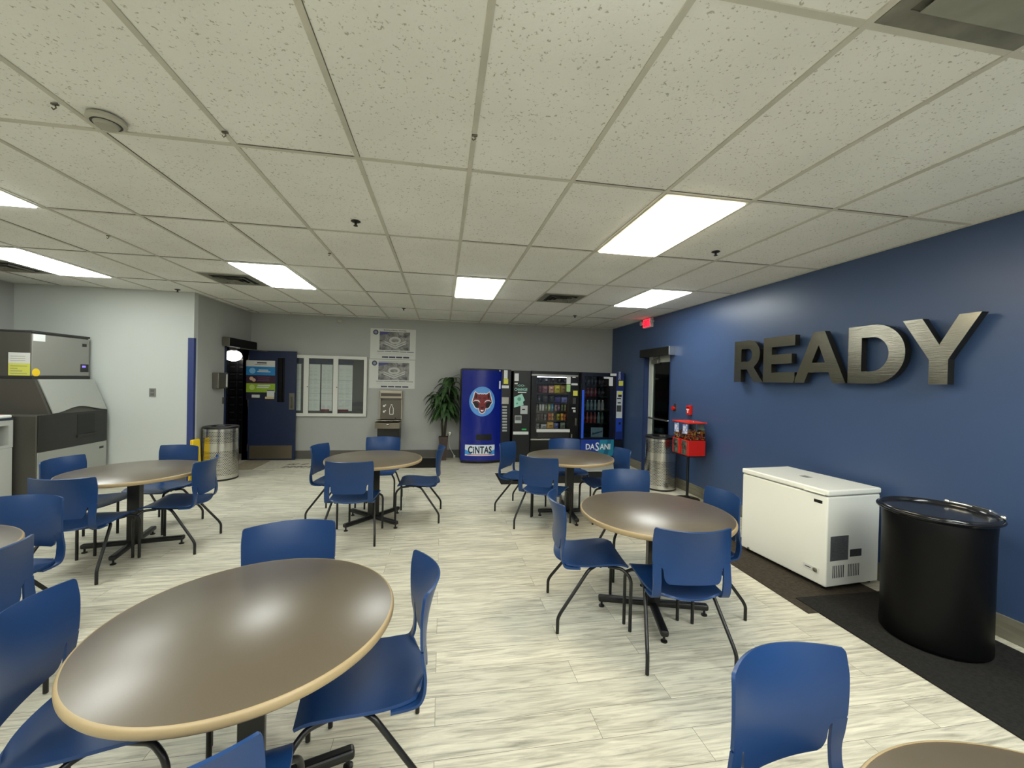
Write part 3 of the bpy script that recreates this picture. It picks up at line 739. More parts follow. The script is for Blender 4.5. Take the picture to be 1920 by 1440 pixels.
# ---- candy machine (double) on a pole
GXc, GYc = 3.50, 5.36
o = thing('candy_machine', 'red double candy machine on a black pole stand by the navy wall', 'candy machine', (GXc, GYc, 0))
MB().lathe([(0, 0), (.17, 0), (.17, .012), (.05, .03), (.03, .05), (0, .05)], (GXc, GYc, 0), 32).build('base', M_BLACK, o, True)
MB().tube([(GXc, GYc, .03), (GXc, GYc, .645)], .019, 14).build('pole', M_BLACK, o, True)
MB().box((GXc-.14, GYc-.20, .64), (GXc+.14, GYc+.20, .652), .002).build('bracket', M_BLACK, o, True)
M_PLEX = glass('plexi', (249, 250, 252))
candy_cols = [mat('candy %d' % k, c, .3) for k, c in enumerate(((232, 190, 60), (224, 110, 40), (120, 40, 30), (240, 225, 190), (60, 30, 24), (200, 60, 40)))]
for k, yc in enumerate((GYc-.105, GYc+.105)):
    x0, x1, y0, y1 = GXc-.13, GXc+.13, yc-.095, yc+.095
    b = MB().box((x0, y0, .652), (x1, y1, .87), .006).build('machine_body', M_RED, o, True)
    MB().box((x0+.006, y0+.006, .87), (x1-.006, y1-.006, 1.105)).build('clear_bin', M_PLEX, o, True)
    g = MB().box((x0-.012, y0-.009, 1.105), (x1+.012, y1+.009, 1.122), .004)
    l = g.build('lid', mat('red lid', (216, 52, 34), .35), o, True)
    MB().lathe([(.012, 0), (.012, .014), (0, .018)], (GXc, yc, 1.122), 12).build('lock', M_CHROME, l, True)
    p = MB().box((x0-.006, yc-.06, .662), (x0, yc+.06, .862), .002).build('dispenser_plate', mat('worn chrome', (170, 160, 145), .28, .9), b, True)
    MB().lathe([(.035, 0), (.035, -.02), (.02, -.024), (0, -.026)], (x0-.006, yc, .80), 20, axis='x').tube([(x0-.03, yc-.03, .80), (x0-.03, yc+.03, .80)], .007, 8).build('turn_knob', M_STEELD, b, True)
    MB().box((x0-.022, yc-.032, .675), (x0-.006, yc+.032, .735), .004).build('chute_flap', M_STEEL, b, True)
    g = MB(); rs = random.Random(k+2); n = 0
    top = .995 if k == 0 else .975
    for a in range(11):
        for bb in range(8):
            for cz in range(5):
                px, py, pz = x0+.022+a*.0215, y0+.02+bb*.0215, .885+cz*.022
                if pz > top-.03+.05*(px-x0)/.26*1.2 + rs.uniform(-.01, .015): continue
                if 0 < a < 10 and 0 < bb < 7 and cz < 3: continue
                g.sphere((px+rs.uniform(-.003, .003), py+rs.uniform(-.003, .003), pz+rs.uniform(-.003, .003)), .0108, 1); n += 1
    g.bm.faces.ensure_lookup_table()
    nf = len(g.bm.faces)//n
    for q in range(n):
        mi = rs.randrange(6)
        for f in g.bm.faces[q*nf:(q+1)*nf]: f.material_index = mi
    st = g.build('candy', candy_cols, o, True); st['kind'] = 'stuff'
    g = MB()
    g.box((x0+.0035, yc-.055, .955), (x0+.0055, yc+.06, 1.085))
    s1 = g.build('display_card', mat('card lilac', (150, 160, 214), .6), o, True)
    g = MB()
    for q in range(7): g.lathe([(.0, 0), (.014+.004*(q % 3), 0), (.014, -.0008), (0, -.0008)], (x0+.0034, yc-.035+.03*(q % 3)+rs.uniform(-.008, .008), .975+.035*(q//2)), 12, axis='x')
    g.build('card_print', mat('card white', (226, 224, 226), .6), s1, True)

# ---- trash cans
def make_can(label, loc):
    t = thing('trash_can', label, 'trash can', loc, 0, 'perforated steel bins')
    R = .236
    MB().lathe([(R-.012, .02), (R, .022), (R, .80), (R-.012, .802)], seg=64, cap=False).build('body', M_PERF, t)
    MB().lathe([(0, 0), (R-.006, 0), (R+.002, .006), (R+.002, .026), (R-.004, .03)], seg=64, cap=False).build('base_ring', M_BLACK, t)
    MB().lathe([(R-.012, .796), (R+.006, .798), (R+.009, .812), (R+.004, .826), (R-.06, .832), (.135, .828), (.125, .80), (.118, .55), (0, .55)], seg=64).build('lid', mat('black lid', (14, 14, 15), .35), t)
    return t
cn = make_can('perforated steel bin by the glass door and navy wall', (3.43, 5.985, 0))
dup(cn, (-3.41, 7.12, 0), .3, 'perforated steel bin by the open navy door')

# ---- chest freezer
fz = thing('chest_freezer', 'white chest freezer standing on the charcoal mat by the navy wall', 'freezer', (3.325, 3.265, 0), math.radians(5.))
fw, fl, Z0, Z1 = .285, .43, .035, .765
MB().box((-fw, -fl, Z0), (fw, fl, Z1), .012, 3).build('cabinet', M_WHITEG, fz)
MB().box((-fw+.006, -fl+.006, Z1), (fw-.006, fl-.006, Z1+.010)).build('gasket', mat('gasket', (150, 150, 144), .6), fz)
ld = MB().box((-fw-.006, -fl-.006, Z1+.010), (fw+.004, fl+.006, Z1+.055), .012, 3).build('lid', M_WHITEG, fz)
MB().box((-.02, -.03, Z1+.0545), (.05, .05, Z1+.0556)).build('lid_sticker', mat('grey label', (128, 128, 124), .5), ld)
MB().box((-fw-.012, -fl+.02, Z1+.012), (-fw-.004, -fl+.20, Z1+.02), .002).build('lid_grip', M_WHITEG, ld)
MB().box((-fw-.0015, -fl+.045, .70), (-fw, -fl+.115, .725)).build('brand_plate', M_BLACK, fz)
b = MB().box((-fw-.004, -fl+.055, .125), (-fw, -fl+.195, .165), .002, 2).build('control_panel', M_WHITE, fz)
MB().lathe([(.017, 0), (.017, -.009), (.0, -.010)], (-fw-.004, -fl+.085, .145), 20, axis='x').build('dial', M_STEEL, b)
MB().box((-fw-.0048, -fl+.125, .14), (-fw-.004, -fl+.175, .147)).build('print', M_DARK, b)
MB().box((-.245, -fl-.0012, .245), (-.055, -fl, .445)).build('rating_label', mat('grey rating label', (88, 90, 94), .5, var=.35, vscale=30, stretch=(1, 1, 6)), fz)
MB().box((-.035, -fl-.0012, .265), (.09, -fl, .325)).build('warning_label', mat('dark label', (58, 60, 62), .5, var=.5, vscale=60), fz)
for x0 in (-.215, -.05):
    g = MB()
    for k in range(7): g.box((x0+k*.0185, -fl-.0012, .105), (x0+k*.0185+.007, -fl, .205))
    g.build('vent_slots', M_BLACK, fz)
for sx in (-1, 1):
    for sy in (-1, 1): MB().lathe([(0, .011), (.018, .011), (.018, .038), (0, .038)], (sx*.24, sy*.38, 0), 14).build('foot', M_BLACK, fz)
MB().lathe([(.009, 0), (.009, -.012), (0, -.013)], (-fw, fl-.10, .055), 12, axis='x').build('drain_plug', M_STEEL, fz)

# ---- black barrel
bl = thing('barrel', 'black barrel with a clamped shiny lid standing on the black mat', 'barrel', (3.243, 2.193, .011))
MB().lathe([(0, .0), (.255, .0), (.268, .012), (.270, .03), (.267, .10), (.268, .70), (.272, .79), (.268, .80), (0, .80)], seg=64).build('drum', mat('black drum plastic', (7, 7, 8), .40, spec=.18), bl)
ld = MB().lathe([(.268, .80), (.284, .805), (.290, .82), (.287, .836), (.277, .842), (.268, .836), (.262, .822), (0, .818)], seg=64).build('lid', mat('lid black', (26, 27, 30), .14), bl)
pts = []
for k in range(15):
    a = math.radians(-38+k*76/14); pts.append((.287*math.cos(a), .287*math.sin(a), .828))
rg = MB().tube([(.2935*math.cos(2*PI*k/64), .2935*math.sin(2*PI*k/64), .822) for k in range(64)], .0085, 8, closed=True).build('clamp_ring', mat('dark ring', (42, 42, 44), .2, .7), bl)
MB().tube([(p[0], p[1], .842) for p in pts], .013, 8).box((.268, -.055, .835), (.300, .055, .858), .004).build('lever', M_CHROME, rg)
for k in (0, -1): MB().sphere((pts[k][0], pts[k][1], .845), .017, 2).build('lever_end', M_CHROME, rg)
bl.rotation_euler = (0, 0, math.radians(-14)); bl.scale = (1., 1., 1.02)

# ================================================================== VENDING MACHINES
VX, VZ = Vector((1, 0, 0)), Vector((0, 0, 1))
def px(u, y): return at(u, 760, y=y).x
def pz(v, y, u=1000): return at(u, v, y=y).z
def rect(mb, u0, v0, u1, v1, y, t=.003, bev=0.):
    a = at(u0, (v0+v1)/2, y=y); b = at(u1, (v0+v1)/2, y=y); m = (u0+u1)/2
    z0 = at(m, v1, y=y).z; z1 = at(m, v0, y=y).z
    mb.box((a.x, y-t, z0), (b.x, y, z1), bev); return (a.x, b.x, z0, z1)
def piece(parent, name, m, u0, v0, u1, v1, y, t=.003, bev=0.):
    mb = MB(); rect(mb, u0, v0, u1, v1, y, t, bev); return mb.build(name, m, parent, True)
M_LABEL = mat('label white', (222, 224, 224), .5); M_LABELY = mat('label yellow', (222, 220, 90), .5)
M_INK = mat('ink', (70, 72, 80), .6)

# ---- soda machine
YF = 8.10
vx0, vx1, vh = .376, 1.362, 1.862
o = thing('vending_machine', 'blue soda machine with a red wolf head emblem on its bowed front', 'vending machine', ((vx0+vx1)/2, 8.36, 0))
MB().box((vx0, YF, .05), (vx1, 8.655, vh), .008).build('cabinet', mat('machine black', (14, 16, 24), .4), o, True)
MB().box((vx0+.02, YF+.03, 0), (vx1-.02, 8.62, .05)).build('plinth', M_BLACK, o, True)
bx0, bx1 = vx0+.012, px(939.3, YF)
bc, bh = (bx0+bx1)/2, (bx1-bx0)/2
def bow(x): 
    t = (x-bc)/bh; return YF-.012-.105*max(0, 1-abs(t)**2.0)
M_SODA = mat('soda blue', (4, 27, 130), .22, spec=.5, coat=.15)
def bowed(polys, name, m, off, parent=o):
    me = curve_mesh(polys); mb = MB().add_mesh(me)
    bpy.data.meshes.remove(me)
    x = bx0
    while x < bx1:
        gm = list(mb.bm.verts)+list(mb.bm.edges)+list(mb.bm.faces)
        bmesh.ops.bisect_plane(mb.bm, geom=gm, plane_co=(x, 0, 0), plane_no=(1, 0, 0)); x += .03
    r = bmesh.ops.extrude_face_region(mb.bm, geom=list(mb.bm.faces))
    ext = {v for v in r['geom'] if isinstance(v, bmesh.types.BMVert)}
    for v in mb.bm.verts: v.co = Vector((v.co.x, bow(v.co.x)-off-(.0012 if v in ext else 0.), v.co.y))
    return mb.build(name, m, parent, True)
g = MB().shell(lambda u, v: (bx0+(bx1-bx0)*u, bow(bx0+(bx1-bx0)*u), .06+(vh-.09)*v), 40, 2, .012)
g.build('front_panel', M_SODA, o, True)
g = MB()
for s_ in (0, 1):
    pts = [(bx0+(bx1-bx0)*k/30, bow(bx0+(bx1-bx0)*k/30)-.004) for k in range(31)]+[(bx1, YF), (bx0, YF)]
    g.prism(pts, (0, 0, (.03, vh-.032)[s_]), (1, 0, 0), (0, 1, 0), .032)
g.build('front_rim', M_BLACK, o, True)
# wolf head emblem; unit square, x right, y up
ec = (px(903.7, YF-.08), at(903.7, 752.6, y=YF-.08).z); ew, eh = .252, .290
def E_(poly): return [(ec[0]+ew*a, ec[1]+eh*b) for a, b in poly]
def sym(half): return half + [(-a, b) for a, b in half[::-1] if abs(a) > 1e-6]
bowed([E_(arc(0, 0, 1, 1, 0, 2*PI, 48)[:-1])], 'emblem', mat('emblem sky blue', (88, 150, 220), .4), .007)
outl = sym([(0, .56), (.08, .53), (.12, .58), (.2, .55), (.3, .54), (.42, .60), (.56, .70), (.66, .56), (.70, .36), (.76, .2), (.84, -.08), (.72, -.2), (.60, -.42), (.42, -.52), (.30, -.50), (.24, -.72), (.1, -.82), (0, -.84)])
bowed([E_(outl)], 'emblem_outline', mat('emblem white', (216, 222, 228), .4), .0085)
headp = sym([(0, .50), (.08, .47), (.13, .53), (.22, .48), (.31, .48), (.42, .54), (.54, .63), (.60, .5), (.64, .32), (.70, .15), (.76, -.06), (.66, -.18), (.55, -.37), (.40, -.47), (.26, -.45), (.19, -.68), (.08, -.76), (0, -.78)])
bowed([E_(headp)], 'emblem_head', mat('emblem maroon', (122, 26, 34), .4), .010)
for sg in (-1, 1):
    bowed([E_([(sg*a, b) for a, b in ((.40, .40), (.52, .54), (.56, .3), (.5, .16), (.42, .24))]), E_([(sg*a, b) for a, b in ((.30, -.12), (.5, -.02), (.74, -.06), (.64, -.19), (.53, -.36), (.40, -.44), (.3, -.38), (.24, -.24))])], 'emblem_black', mat('emblem black', (20, 12, 16), .4), .0115)
    bowed([E_([(sg*a, b) for a, b in ((.14, -.12), (.2, -.06), (.36, .04), (.56, .04), (.78, -.06), (.56, .10), (.36, .105), (.24, .05))])], 'emblem_brow', mat('emblem white', (216, 222, 228), .4), .0125)
    bowed([E_([(sg*a, b) for a, b in ((.04, .2), (.1, .3), (.3, .3), (.34, .22), (.14, .14))])], 'emblem_fur', mat('emblem dark red', (84, 14, 22), .4), .0115)
bowed([E_(sym([(0, -.36), (.1, -.34), (.14, -.4), (.06, -.48), (0, -.5)]))], 'emblem_nose', mat('emblem black', (20, 12, 16), .4), .0125)
bowed([E_(sym([(0, -.58), (.12, -.56), (.1, -.64), (0, -.68)]))], 'emblem_mouth', mat('emblem white', (216, 222, 228), .4), .0125)
# name plate
q = (px(873.5, YF-.05), px(928.6, YF-.05), pz(853.5, YF-.05, 900), pz(833.2, YF-.05, 900))
bowed([[(q[0], q[2]), (q[1], q[2]), (q[1], q[3]), (q[0], q[3])]], 'name_plate', mat('plate white', (220, 230, 240), .4), .007)
qh = q[3]-q[2]
bowed([[(q[0], q[2]+.12*qh), (q[0]+.22*(q[1]-q[0]), q[2]+.12*qh), (q[0]+.1*(q[1]-q[0]), q[2]+.45*qh), (q[0], q[2]+.55*qh)], [(q[1], q[2]+.12*qh), (q[1]-.22*(q[1]-q[0]), q[2]+.12*qh), (q[1]-.1*(q[1]-q[0]), q[2]+.45*qh), (q[1], q[2]+.55*qh)]], 'plate_blue', mat('plate sky', (70, 150, 220), .4), .0082)
bowed([[(q[0]+.05, q[2]+.07*qh), (q[1]-.05, q[2]+.07*qh), (q[1]-.02, q[2]+.13*qh), (q[0]+.02, q[2]+.13*qh)]], 'plate_red', mat('plate red', (206, 50, 70), .4), .0084)
me = text_mesh('CiNTAS', 1., 0, .032, spacing=1.1)
xs = [v.co.x for v in me.vertices]; ys = [v.co.y for v in me.vertices]
mb = MB().add_mesh(me); mw, mh = max(xs)-min(xs), max(ys)-min(ys)
for v in mb.bm.verts:
    x = q[0]+(q[1]-q[0])*(.10+.80*(v.co.x-min(xs))/mw); z = q[2]+qh*(.20+.68*(v.co.y-min(ys))/mh)
    v.co = Vector((x, bow(x)-.010, z))
r = bmesh.ops.extrude_face_region(mb.bm, geom=list(mb.bm.faces))
for v in [g_ for g_ in r['geom'] if isinstance(g_, bmesh.types.BMVert)]: v.co.y += .002
mb.build('lettering', mat('navy ink', (12, 22, 52), .4), o, True)
q = (px(893.6, YF-.08), px(922.7, YF-.08), pz(825, YF-.08, 908), pz(814, YF-.08, 908))
bowed([[(q[0], q[2]), (q[1], q[2]), (q[1], q[3]), (q[0], q[3])]], 'delivery_slot', M_BLACK, .008)
ys = YF-.004
for k in range(9): piece(o, 'selection_button', mat('button grey', (168, 172, 172), .4), 941.6, 761.3+k*5.54, 950.4, 764.6+k*5.54, ys, .012, .003)
piece(o, 'coin_panel', M_STEEL, 940.6, 744.7, 953.8, 757.8, ys, .012, .004)
piece(o, 'bill_slot', M_LABEL, 940.8, 722.7, 953.9, 727.9, ys, .012, .003)
piece(o, 'price_sticker', M_LABEL, 945, 694.2, 951.8, 710, ys, .002); piece(o, 'card_reader', M_LABELY, 944.2, 710.3, 952.6, 719.8, ys, .018, .003)
piece(o, 'notice', M_LABEL, 931, 714.2, 938.6, 729, bow(px(934, YF)), .004); piece(o, 'sticker', M_LABEL, 932.8, 694, 938.4, 696.5, bow(px(935, YF))-.004, .004)

# ---- change machine
o = thing('change_machine', 'narrow black change machine with a green banknote picture on its front', 'change machine', (px(978.5, YF), 8.38, 0))
cx0, cx1 = px(962, YF), px(994.5, YF)
MB().box((cx0, YF, .06), (cx1, 8.65, 1.845), .006).build('cabinet', mat('charcoal cabinet', (20, 22, 22), .4), o, True)
MB().box((cx0+.02, YF+.03, 0), (cx1-.02, 8.62, .06)).build('plinth', M_BLACK, o, True)
ys = YF
piece(o, 'notice', M_LABEL, 964.7, 700, 972.7, 714.3, ys, .003); piece(o, 'sticker', M_LABEL, 964.7, 717.8, 970.6, 720.3, ys, .003)
piece(o, 'upper_door', mat('charcoal door', (26, 29, 29), .35), 964, 697.5, 993, 716.5, ys, .002)
label_text(o, 'lettering', 'CHANGE', at(976.8, 730.2, y=ys-.003), VX, VZ, .265, .062, mat('mint lettering', (150, 205, 190), .5), .03)
label_text(o, 'lettering', '-GO-', at(976.8, 722.8, y=ys-.003), VX, VZ, .17, .04, mat('mint lettering', (150, 205, 190), .5), .01)
piece(o, 'print_line', M_LABEL, 971, 734.8, 987, 736.8, ys, .002)
P = lambda l: [(at(960+a/9, 690+b/9, y=ys).x, at(960+a/9, 690+b/9, y=ys).z) for a, b in l]
mb = MB(); mb.prism(P([(35, 490), (35, 668), (195, 622), (185, 570), (216, 545), (170, 432)]), (0, ys-.001, 0), VX, VZ, .003); nt_ = mb.build('banknote_picture', mat('mint print', (160, 214, 196), .5), o, True)
mb = MB(); mb.lathe([(0, 0), (.038, 0), (.038, -.001), (0, -.001)], at(960+122/9, 690+525/9, y=ys-.0038), 20, axis='y').lathe([(0, 0), (.02, 0), (.02, -.001), (0, -.001)], at(960+85/9, 690+600/9, y=ys-.0038), 20, axis='y'); mb.build('banknote_print', mat('mint dark', (96, 160, 142), .5), nt_, True)
b = piece(o, 'bill_acceptor', mat('acceptor grey', (186, 192, 190), .4), 975.6, 760.5, 988.9, 776.1, ys, .02, .004)
piece(b, 'slot', M_BLACK, 979, 766.6, 984.4, 769.2, ys-.02, .001)
b = piece(o, 'coin_panel', mat('acceptor grey', (186, 192, 190), .4), 965, 779.2, 977.6, 793.4, ys, .012, .004)
piece(b, 'grille', mat('grille grey', (96, 98, 98), .5), 966.2, 780.6, 976.6, 788, ys-.012, .002)
piece(o, 'indicator', mat('indicator green', (40, 120, 70), .4, emit=(30, 130, 60), es=.4), 978.3, 803.8, 987, 806.4, ys, .003)
piece(o, 'tray_lip', mat('tray white', (214, 218, 214), .4), 961.6, 809, 990.4, 814.6, ys, .03, .006)

# ---- snack machine: hollow cabinet with shelves behind glass
YF = 8.06
sx0, sx1 = cx1+.006, px(1085.5, YF)
wx0, wx1, wz0, wz1 = px(1005.3, YF), px(1066.5, YF), pz(805, YF, 1035), pz(706, YF, 1035)
o = thing('vending_machine', 'black snack machine with lit rows of snacks behind glass', 'vending machine', ((sx0+sx1)/2, 8.36, 0))
g = MB().box((sx0, YF+.02, .06), (wx0, 8.65, 1.85)).box((wx1, YF+.02, .06), (sx1, 8.65, 1.85)).box((wx0, YF+.02, .06), (wx1, 8.65, wz0)).box((wx0, YF+.02, wz1), (wx1, 8.65, 1.85)).box((wx0, 8.6, wz0), (wx1, 8.65, wz1))
g.build('cabinet', mat('snack cabinet black', (13, 14, 14), .4), o, True)
g = MB().box((sx0+.005, YF, .06), (wx0, YF+.02, 1.846)).box((wx1, YF, .06), (sx1-.005, YF+.02, 1.846)).box((wx0, YF, .06), (wx1, YF+.02, wz0)).box((wx0, YF, wz1), (wx1, YF+.02, 1.846))
g.build('front_frame', mat('snack front black', (16, 17, 17), .25), o, True)
MB().box((sx0+.02, YF+.05, 0), (sx1-.02, 8.62, .06)).build('plinth', M_BLACK, o, True)
MB().box((wx0, YF+.006, wz0), (wx1, YF+.011, wz1)).build('window_pane', M_GLASS, o, True)
MB().box((wx0+.02, YF+.03, wz1-.02), (wx1-.02, YF+.055, wz1-.004)).build('light_strip', mat('machine light', (255, 255, 255), emit=(235, 242, 255), es=2.6), o, True)
piece(o, 'top_trim', M_STEEL, 996.8, 702.3, 1084, 705.6, YF, .012, .003)
piece(o, 'bottom_trim', M_STEEL, 994.2, 822.8, 1081, 825.4, YF, .012, .003)
piece(o, 'window_ledge', mat('ledge white', (210, 210, 206), .4), 1005.6, 804.6, 1067.8, 810.2, YF, .025, .004)
piece(o, 'delivery_door', mat('delivery flap', (36, 34, 34), .3), 1007.5, 811, 1066.7, 820.8, YF, .01, .003)
for (nm, m_, a) in (('sticker', M_LABEL, (1073.2, 706.2, 1079.2, 708.6)), ('bill_slot', M_LABEL, (1071, 718.8, 1082.8, 722.4)), ('card_reader', M_LABELY, (1074.4, 732.8, 1082.6, 742)),
                    ('keypad', mat('keypad grey', (64, 66, 66), .4), (1074, 745.6, 1079.6, 757.4)), ('price_tag', M_LABEL, (1072.2, 764.2, 1078.9, 766.4)), ('coin_slot', mat('acceptor grey', (186, 192, 190), .4), (1074.4, 768.6, 1079.2, 773)),
                    ('coin_return', M_STEELD, (1078, 784.4, 1081, 797.8)), ('lock', M_STEEL, (1070.4, 814, 1072.8, 821)), ('notice', M_LABEL, (1062.2, 706.2, 1069.8, 720)), ('green_notice', mat('green paper', (170, 210, 140), .6), (1062.2, 720.8, 1069.4, 734.4))):
    piece(o, nm, m_, *a, YF, .004 if nm not in ('card_reader', 'bill_slot') else .015)
YS = YF+.10                                         # front edge of the shelves
shelf_v = (717.5, 737.5, 755, 770.8, 788.4, 804.4)
for v in shelf_v:
    z = pz(v, YS, 1035)
    MB().box((wx0, YS-.01, z-.022), (wx1, 8.60, z)).build('shelf', mat('shelf black', (18, 18, 18), .5), o, True)
def bag(mb, x0, x1, z0, z1, y, d=.05):
    """pillow shaped packet with crimped ends"""
    n = 8
    def fn(u, v): 
        c = (4*u*(1-u))**.6*(4*v*(1-v))**.5 if 0 < u < 1 and 0 < v < 1 else 0
        return (x0+(x1-x0)*u - .008*(u-.5)*math.sin(PI*v), y-d*c*.9, z0+(z1-z0)*v)
    mb.shell(fn, n, n, .003)
    def f2(u, v): p = fn(u, v); return (p[0], 2*y-p[1]+.002, p[2])
    mb.shell(f2, n, n, .003)
SN = [ # row, left px, right px, top px (zoomed), colour, label
 (0, 430, 490, 165, (34, 26, 30), 'dark packet on the top snack shelf, first from left'), (0, 530, 595, 165, (44, 36, 44), 'dark packet on the top snack shelf, second from left'), (0, 640, 700, 170, (40, 26, 36), 'dark packet on the top snack shelf, middle'), (0, 750, 810, 175, (34, 22, 30), 'dark packet on the top snack shelf, fourth from left'), (0, 850, 905, 180, (30, 20, 26), 'dark packet on the top snack shelf, last at right'),
 (1, 428, 496, 300, (92, 44, 50), 'dark red chip bag, leftmost of the second snack shelf'), (1, 504, 592, 305, (150, 104, 106), 'pinkish chip bag, second of the second snack shelf'), (1, 612, 702, 300, (206, 150, 128), 'pale orange chip bag in the second snack shelf'), (1, 708, 804, 288, (204, 188, 60), 'yellow chip bag on the second snack shelf'), (1, 808, 914, 288, (150, 122, 50), 'golden brown chip bag on the second snack shelf'),
 (2, 425, 476, 462, (62, 62, 64), 'dark bag, leftmost of the third snack shelf'), (2, 516, 602, 462, (70, 70, 74), 'dark bag with pale print on the third snack shelf'), (2, 620, 704, 462, (58, 58, 58), 'grey bag in the middle of the third snack shelf'), (2, 724, 820, 492, (84, 80, 150), 'violet blue bag on the third snack shelf'), (2, 832, 936, 490, (120, 128, 190), 'pale blue bag at the right of the third snack shelf'),
 (3, 415, 441, 615, (150, 150, 150), 'grey bar, leftmost of the bar shelf'), (3, 457, 496, 612, (205, 205, 205), 'first white bar on the bar shelf'), (3, 505, 546, 612, (220, 220, 216), 'second white bar on the bar shelf'), (3, 555, 594, 612, (140, 146, 110), 'khaki bar on the bar shelf'), (3, 608, 649, 612, (186, 196, 130), 'light green bar on the bar shelf'), (3, 660, 699, 608, (92, 158, 200), 'blue bar on the bar shelf'), (3, 722, 756, 615, (206, 168, 160), 'pink bar on the bar shelf'), (3, 765, 808, 612, (136, 104, 136), 'purple bar on the bar shelf'), (3, 826, 864, 614, (116, 124, 78), 'first olive bar at right of the bar shelf'), (3, 878, 916, 614, (128, 136, 90), 'last olive bar at right of the bar shelf'),
 (4, 420, 470, 768, (86, 72, 72), 'brown candy packet, leftmost of the candy shelf'), (4, 474, 524, 768, (100, 84, 86), 'mauve candy packet on the candy shelf'), (4, 548, 584, 785, (150, 150, 152), 'silver candy packet on the candy shelf'), (4, 608, 662, 765, (210, 106, 60), 'orange candy packet on the candy shelf'), (4, 668, 706, 765, (216, 176, 110), 'tan candy packet on the candy shelf'), (4, 718, 744, 800, (70, 40, 34), 'small dark candy packet on the candy shelf'), (4, 758, 812, 772, (176, 166, 62), 'mustard candy packet on the candy shelf'), (4, 824, 870, 765, (236, 176, 70), 'yellow orange candy packet on the candy shelf'), (4, 878, 908, 780, (200, 110, 60), 'rust orange candy packet at right of the candy shelf'),
 (5, 414, 466, 940, (150, 150, 150), 'grey packet, leftmost of the bottom snack shelf'), (5, 494, 594, 948, (190, 188, 192), 'white packet on the bottom snack shelf'), (5, 600, 708, 910, (228, 176, 80), 'yellow and white packet on the bottom snack shelf'), (5, 714, 792, 930, (110, 116, 178), 'blue packet on the bottom snack shelf'), (5, 818, 902, 918, (136, 146, 128), 'grey green packet at right of the bottom snack shelf')]
for row, a, b, c, colr, lab in SN:
    x0, x1 = px(960+a/9, YS+.05), px(960+b/9, YS+.05); z0 = pz(shelf_v[row], YS, 1035)+.001; z1 = max(pz(690+c/9, YS+.05, 1035), z0+.06)
    kind = 'snack_bar' if row == 3 else ('candy_packet' if row == 4 else 'snack_bag')
    t = thing(kind, lab, 'snack', ((x0+x1)/2, YS+.05, z0), 0, 'snacks in the vending machine')
    mb = MB(); bag(mb, x0, x1, z0, z1, YS+.05, .035 if row in (3, 4) else .05)
    p = mb.build('wrapper', mat('wrapper %d %d %d' % colr, colr, .35), t, True)
    mb = MB(); zc = z0+(z1-z0)*.5; w_ = (x1-x0)*.24
    c2 = tuple(min(255, int(x*.5+110)) if (a+b) % 2 else int(x*.55) for x in colr)
    yb = YS+.05-(.035 if row in (3, 4) else .05)*.9-.003
    mb.box(((x0+x1)/2-w_, yb, zc-(z1-z0)*.12), ((x0+x1)/2+w_, yb+.005, zc+(z1-z0)*.12), .002).build('print', mat('print %d %d %d' % c2, c2, .4), t, True)

# ---- bottled drink machine
YF = 7.92
dx0, dx1 = max(px(1089.5, YF), sx1+.006), px(1169.5, YF)
wx0, wx1, wz0, wz1 = px(1096, YF), px(1143.5, YF), pz(820.5, YF, 1120), pz(705.5, YF, 1120)
o = thing('vending_machine', 'dark blue bottled drink machine in the corner by the navy wall', 'vending machine', ((dx0+dx1)/2, 8.3, 0))
dh = 1.845
g = MB().box((dx0, YF+.03, .06), (wx0, 8.65, dh)).box((wx1, YF+.03, .06), (dx1, 8.65, dh)).box((wx0, YF+.03, .06), (wx1, 8.65, wz0)).box((wx0, YF+.03, wz1), (wx1, 8.65, dh)).box((wx0, 8.6, wz0), (wx1, 8.65, wz1))
g.build('cabinet', mat('drink cabinet', (12, 15, 28), .4), o, True)
g = MB().box((dx0+.004, YF, .08), (wx0, YF+.03, dh-.004)).box((wx1, YF, .08), (px(1150.5, YF), YF+.03, dh-.004)).box((wx0, YF, wz1), (wx1, YF+.03, dh-.004)).box((wx0, YF, .08), (wx1, YF+.03, wz0))
g.build('door_frame', mat('drink frame', (16, 20, 38), .25), o, True)
MB().box((dx0+.02, YF+.05, 0), (dx1-.02, 8.6, .06)).build('plinth', M_BLACK, o, True)
MB().box((wx0, YF+.01, wz0), (wx1, YF+.015, wz1)).build('window_pane', glass('tinted pane', (224, 228, 232)), o, True)
piece(o, 'glow_strip', mat('blue glow', (40, 80, 190), .3, emit=(40, 90, 210), es=.10), 1090.2, 731, 1094.6, 822, YF, .006, .002)
zb0, zb1 = pz(852, YF, 1120), pz(824, YF, 1120)
xs0, xs1 = px(1090.3, YF), px(1152, YF); xm = xs0+(xs1-xs0)*.5
MB().box((xs0, YF-.012, zb0-.03), (xs1, YF, zb1), .004).build('brand_panel', mat('panel blue', (28, 60, 150), .35), o, True)
mb = MB().prism([(xm, zb0-.03), (xs1-.03, zb0-.03), (xs1-.001, zb0+.05), (xs1-.001, zb1-.001), (xm+.06, zb1-.001)], (0, YF-.0122, 0), VX, VZ, .001); mb.build('panel_teal', mat('panel teal', (36, 128, 160), .35), o, True)
mb = MB().prism([(xm+.12, zb0-.03), (xm+.22, zb0-.03), (xm+.30, zb1-.002), (xm+.22, zb1-.002)], (0, YF-.0134, 0), VX, VZ, .001); mb.build('panel_wave', mat('panel deep teal', (20, 96, 130), .35), o, True)
lc = at(1121.2, 837.5, y=YF-.0145); lw = mat('lettering white', (232, 236, 240), .4)
label_text(o, 'lettering', 'DA', lc+VX*-.165, VX, VZ, .19, .115, lw, .02)
label_text(o, 'lettering', 'S', lc+VX*-.018, VX, VZ, .075, .175, lw, .015)
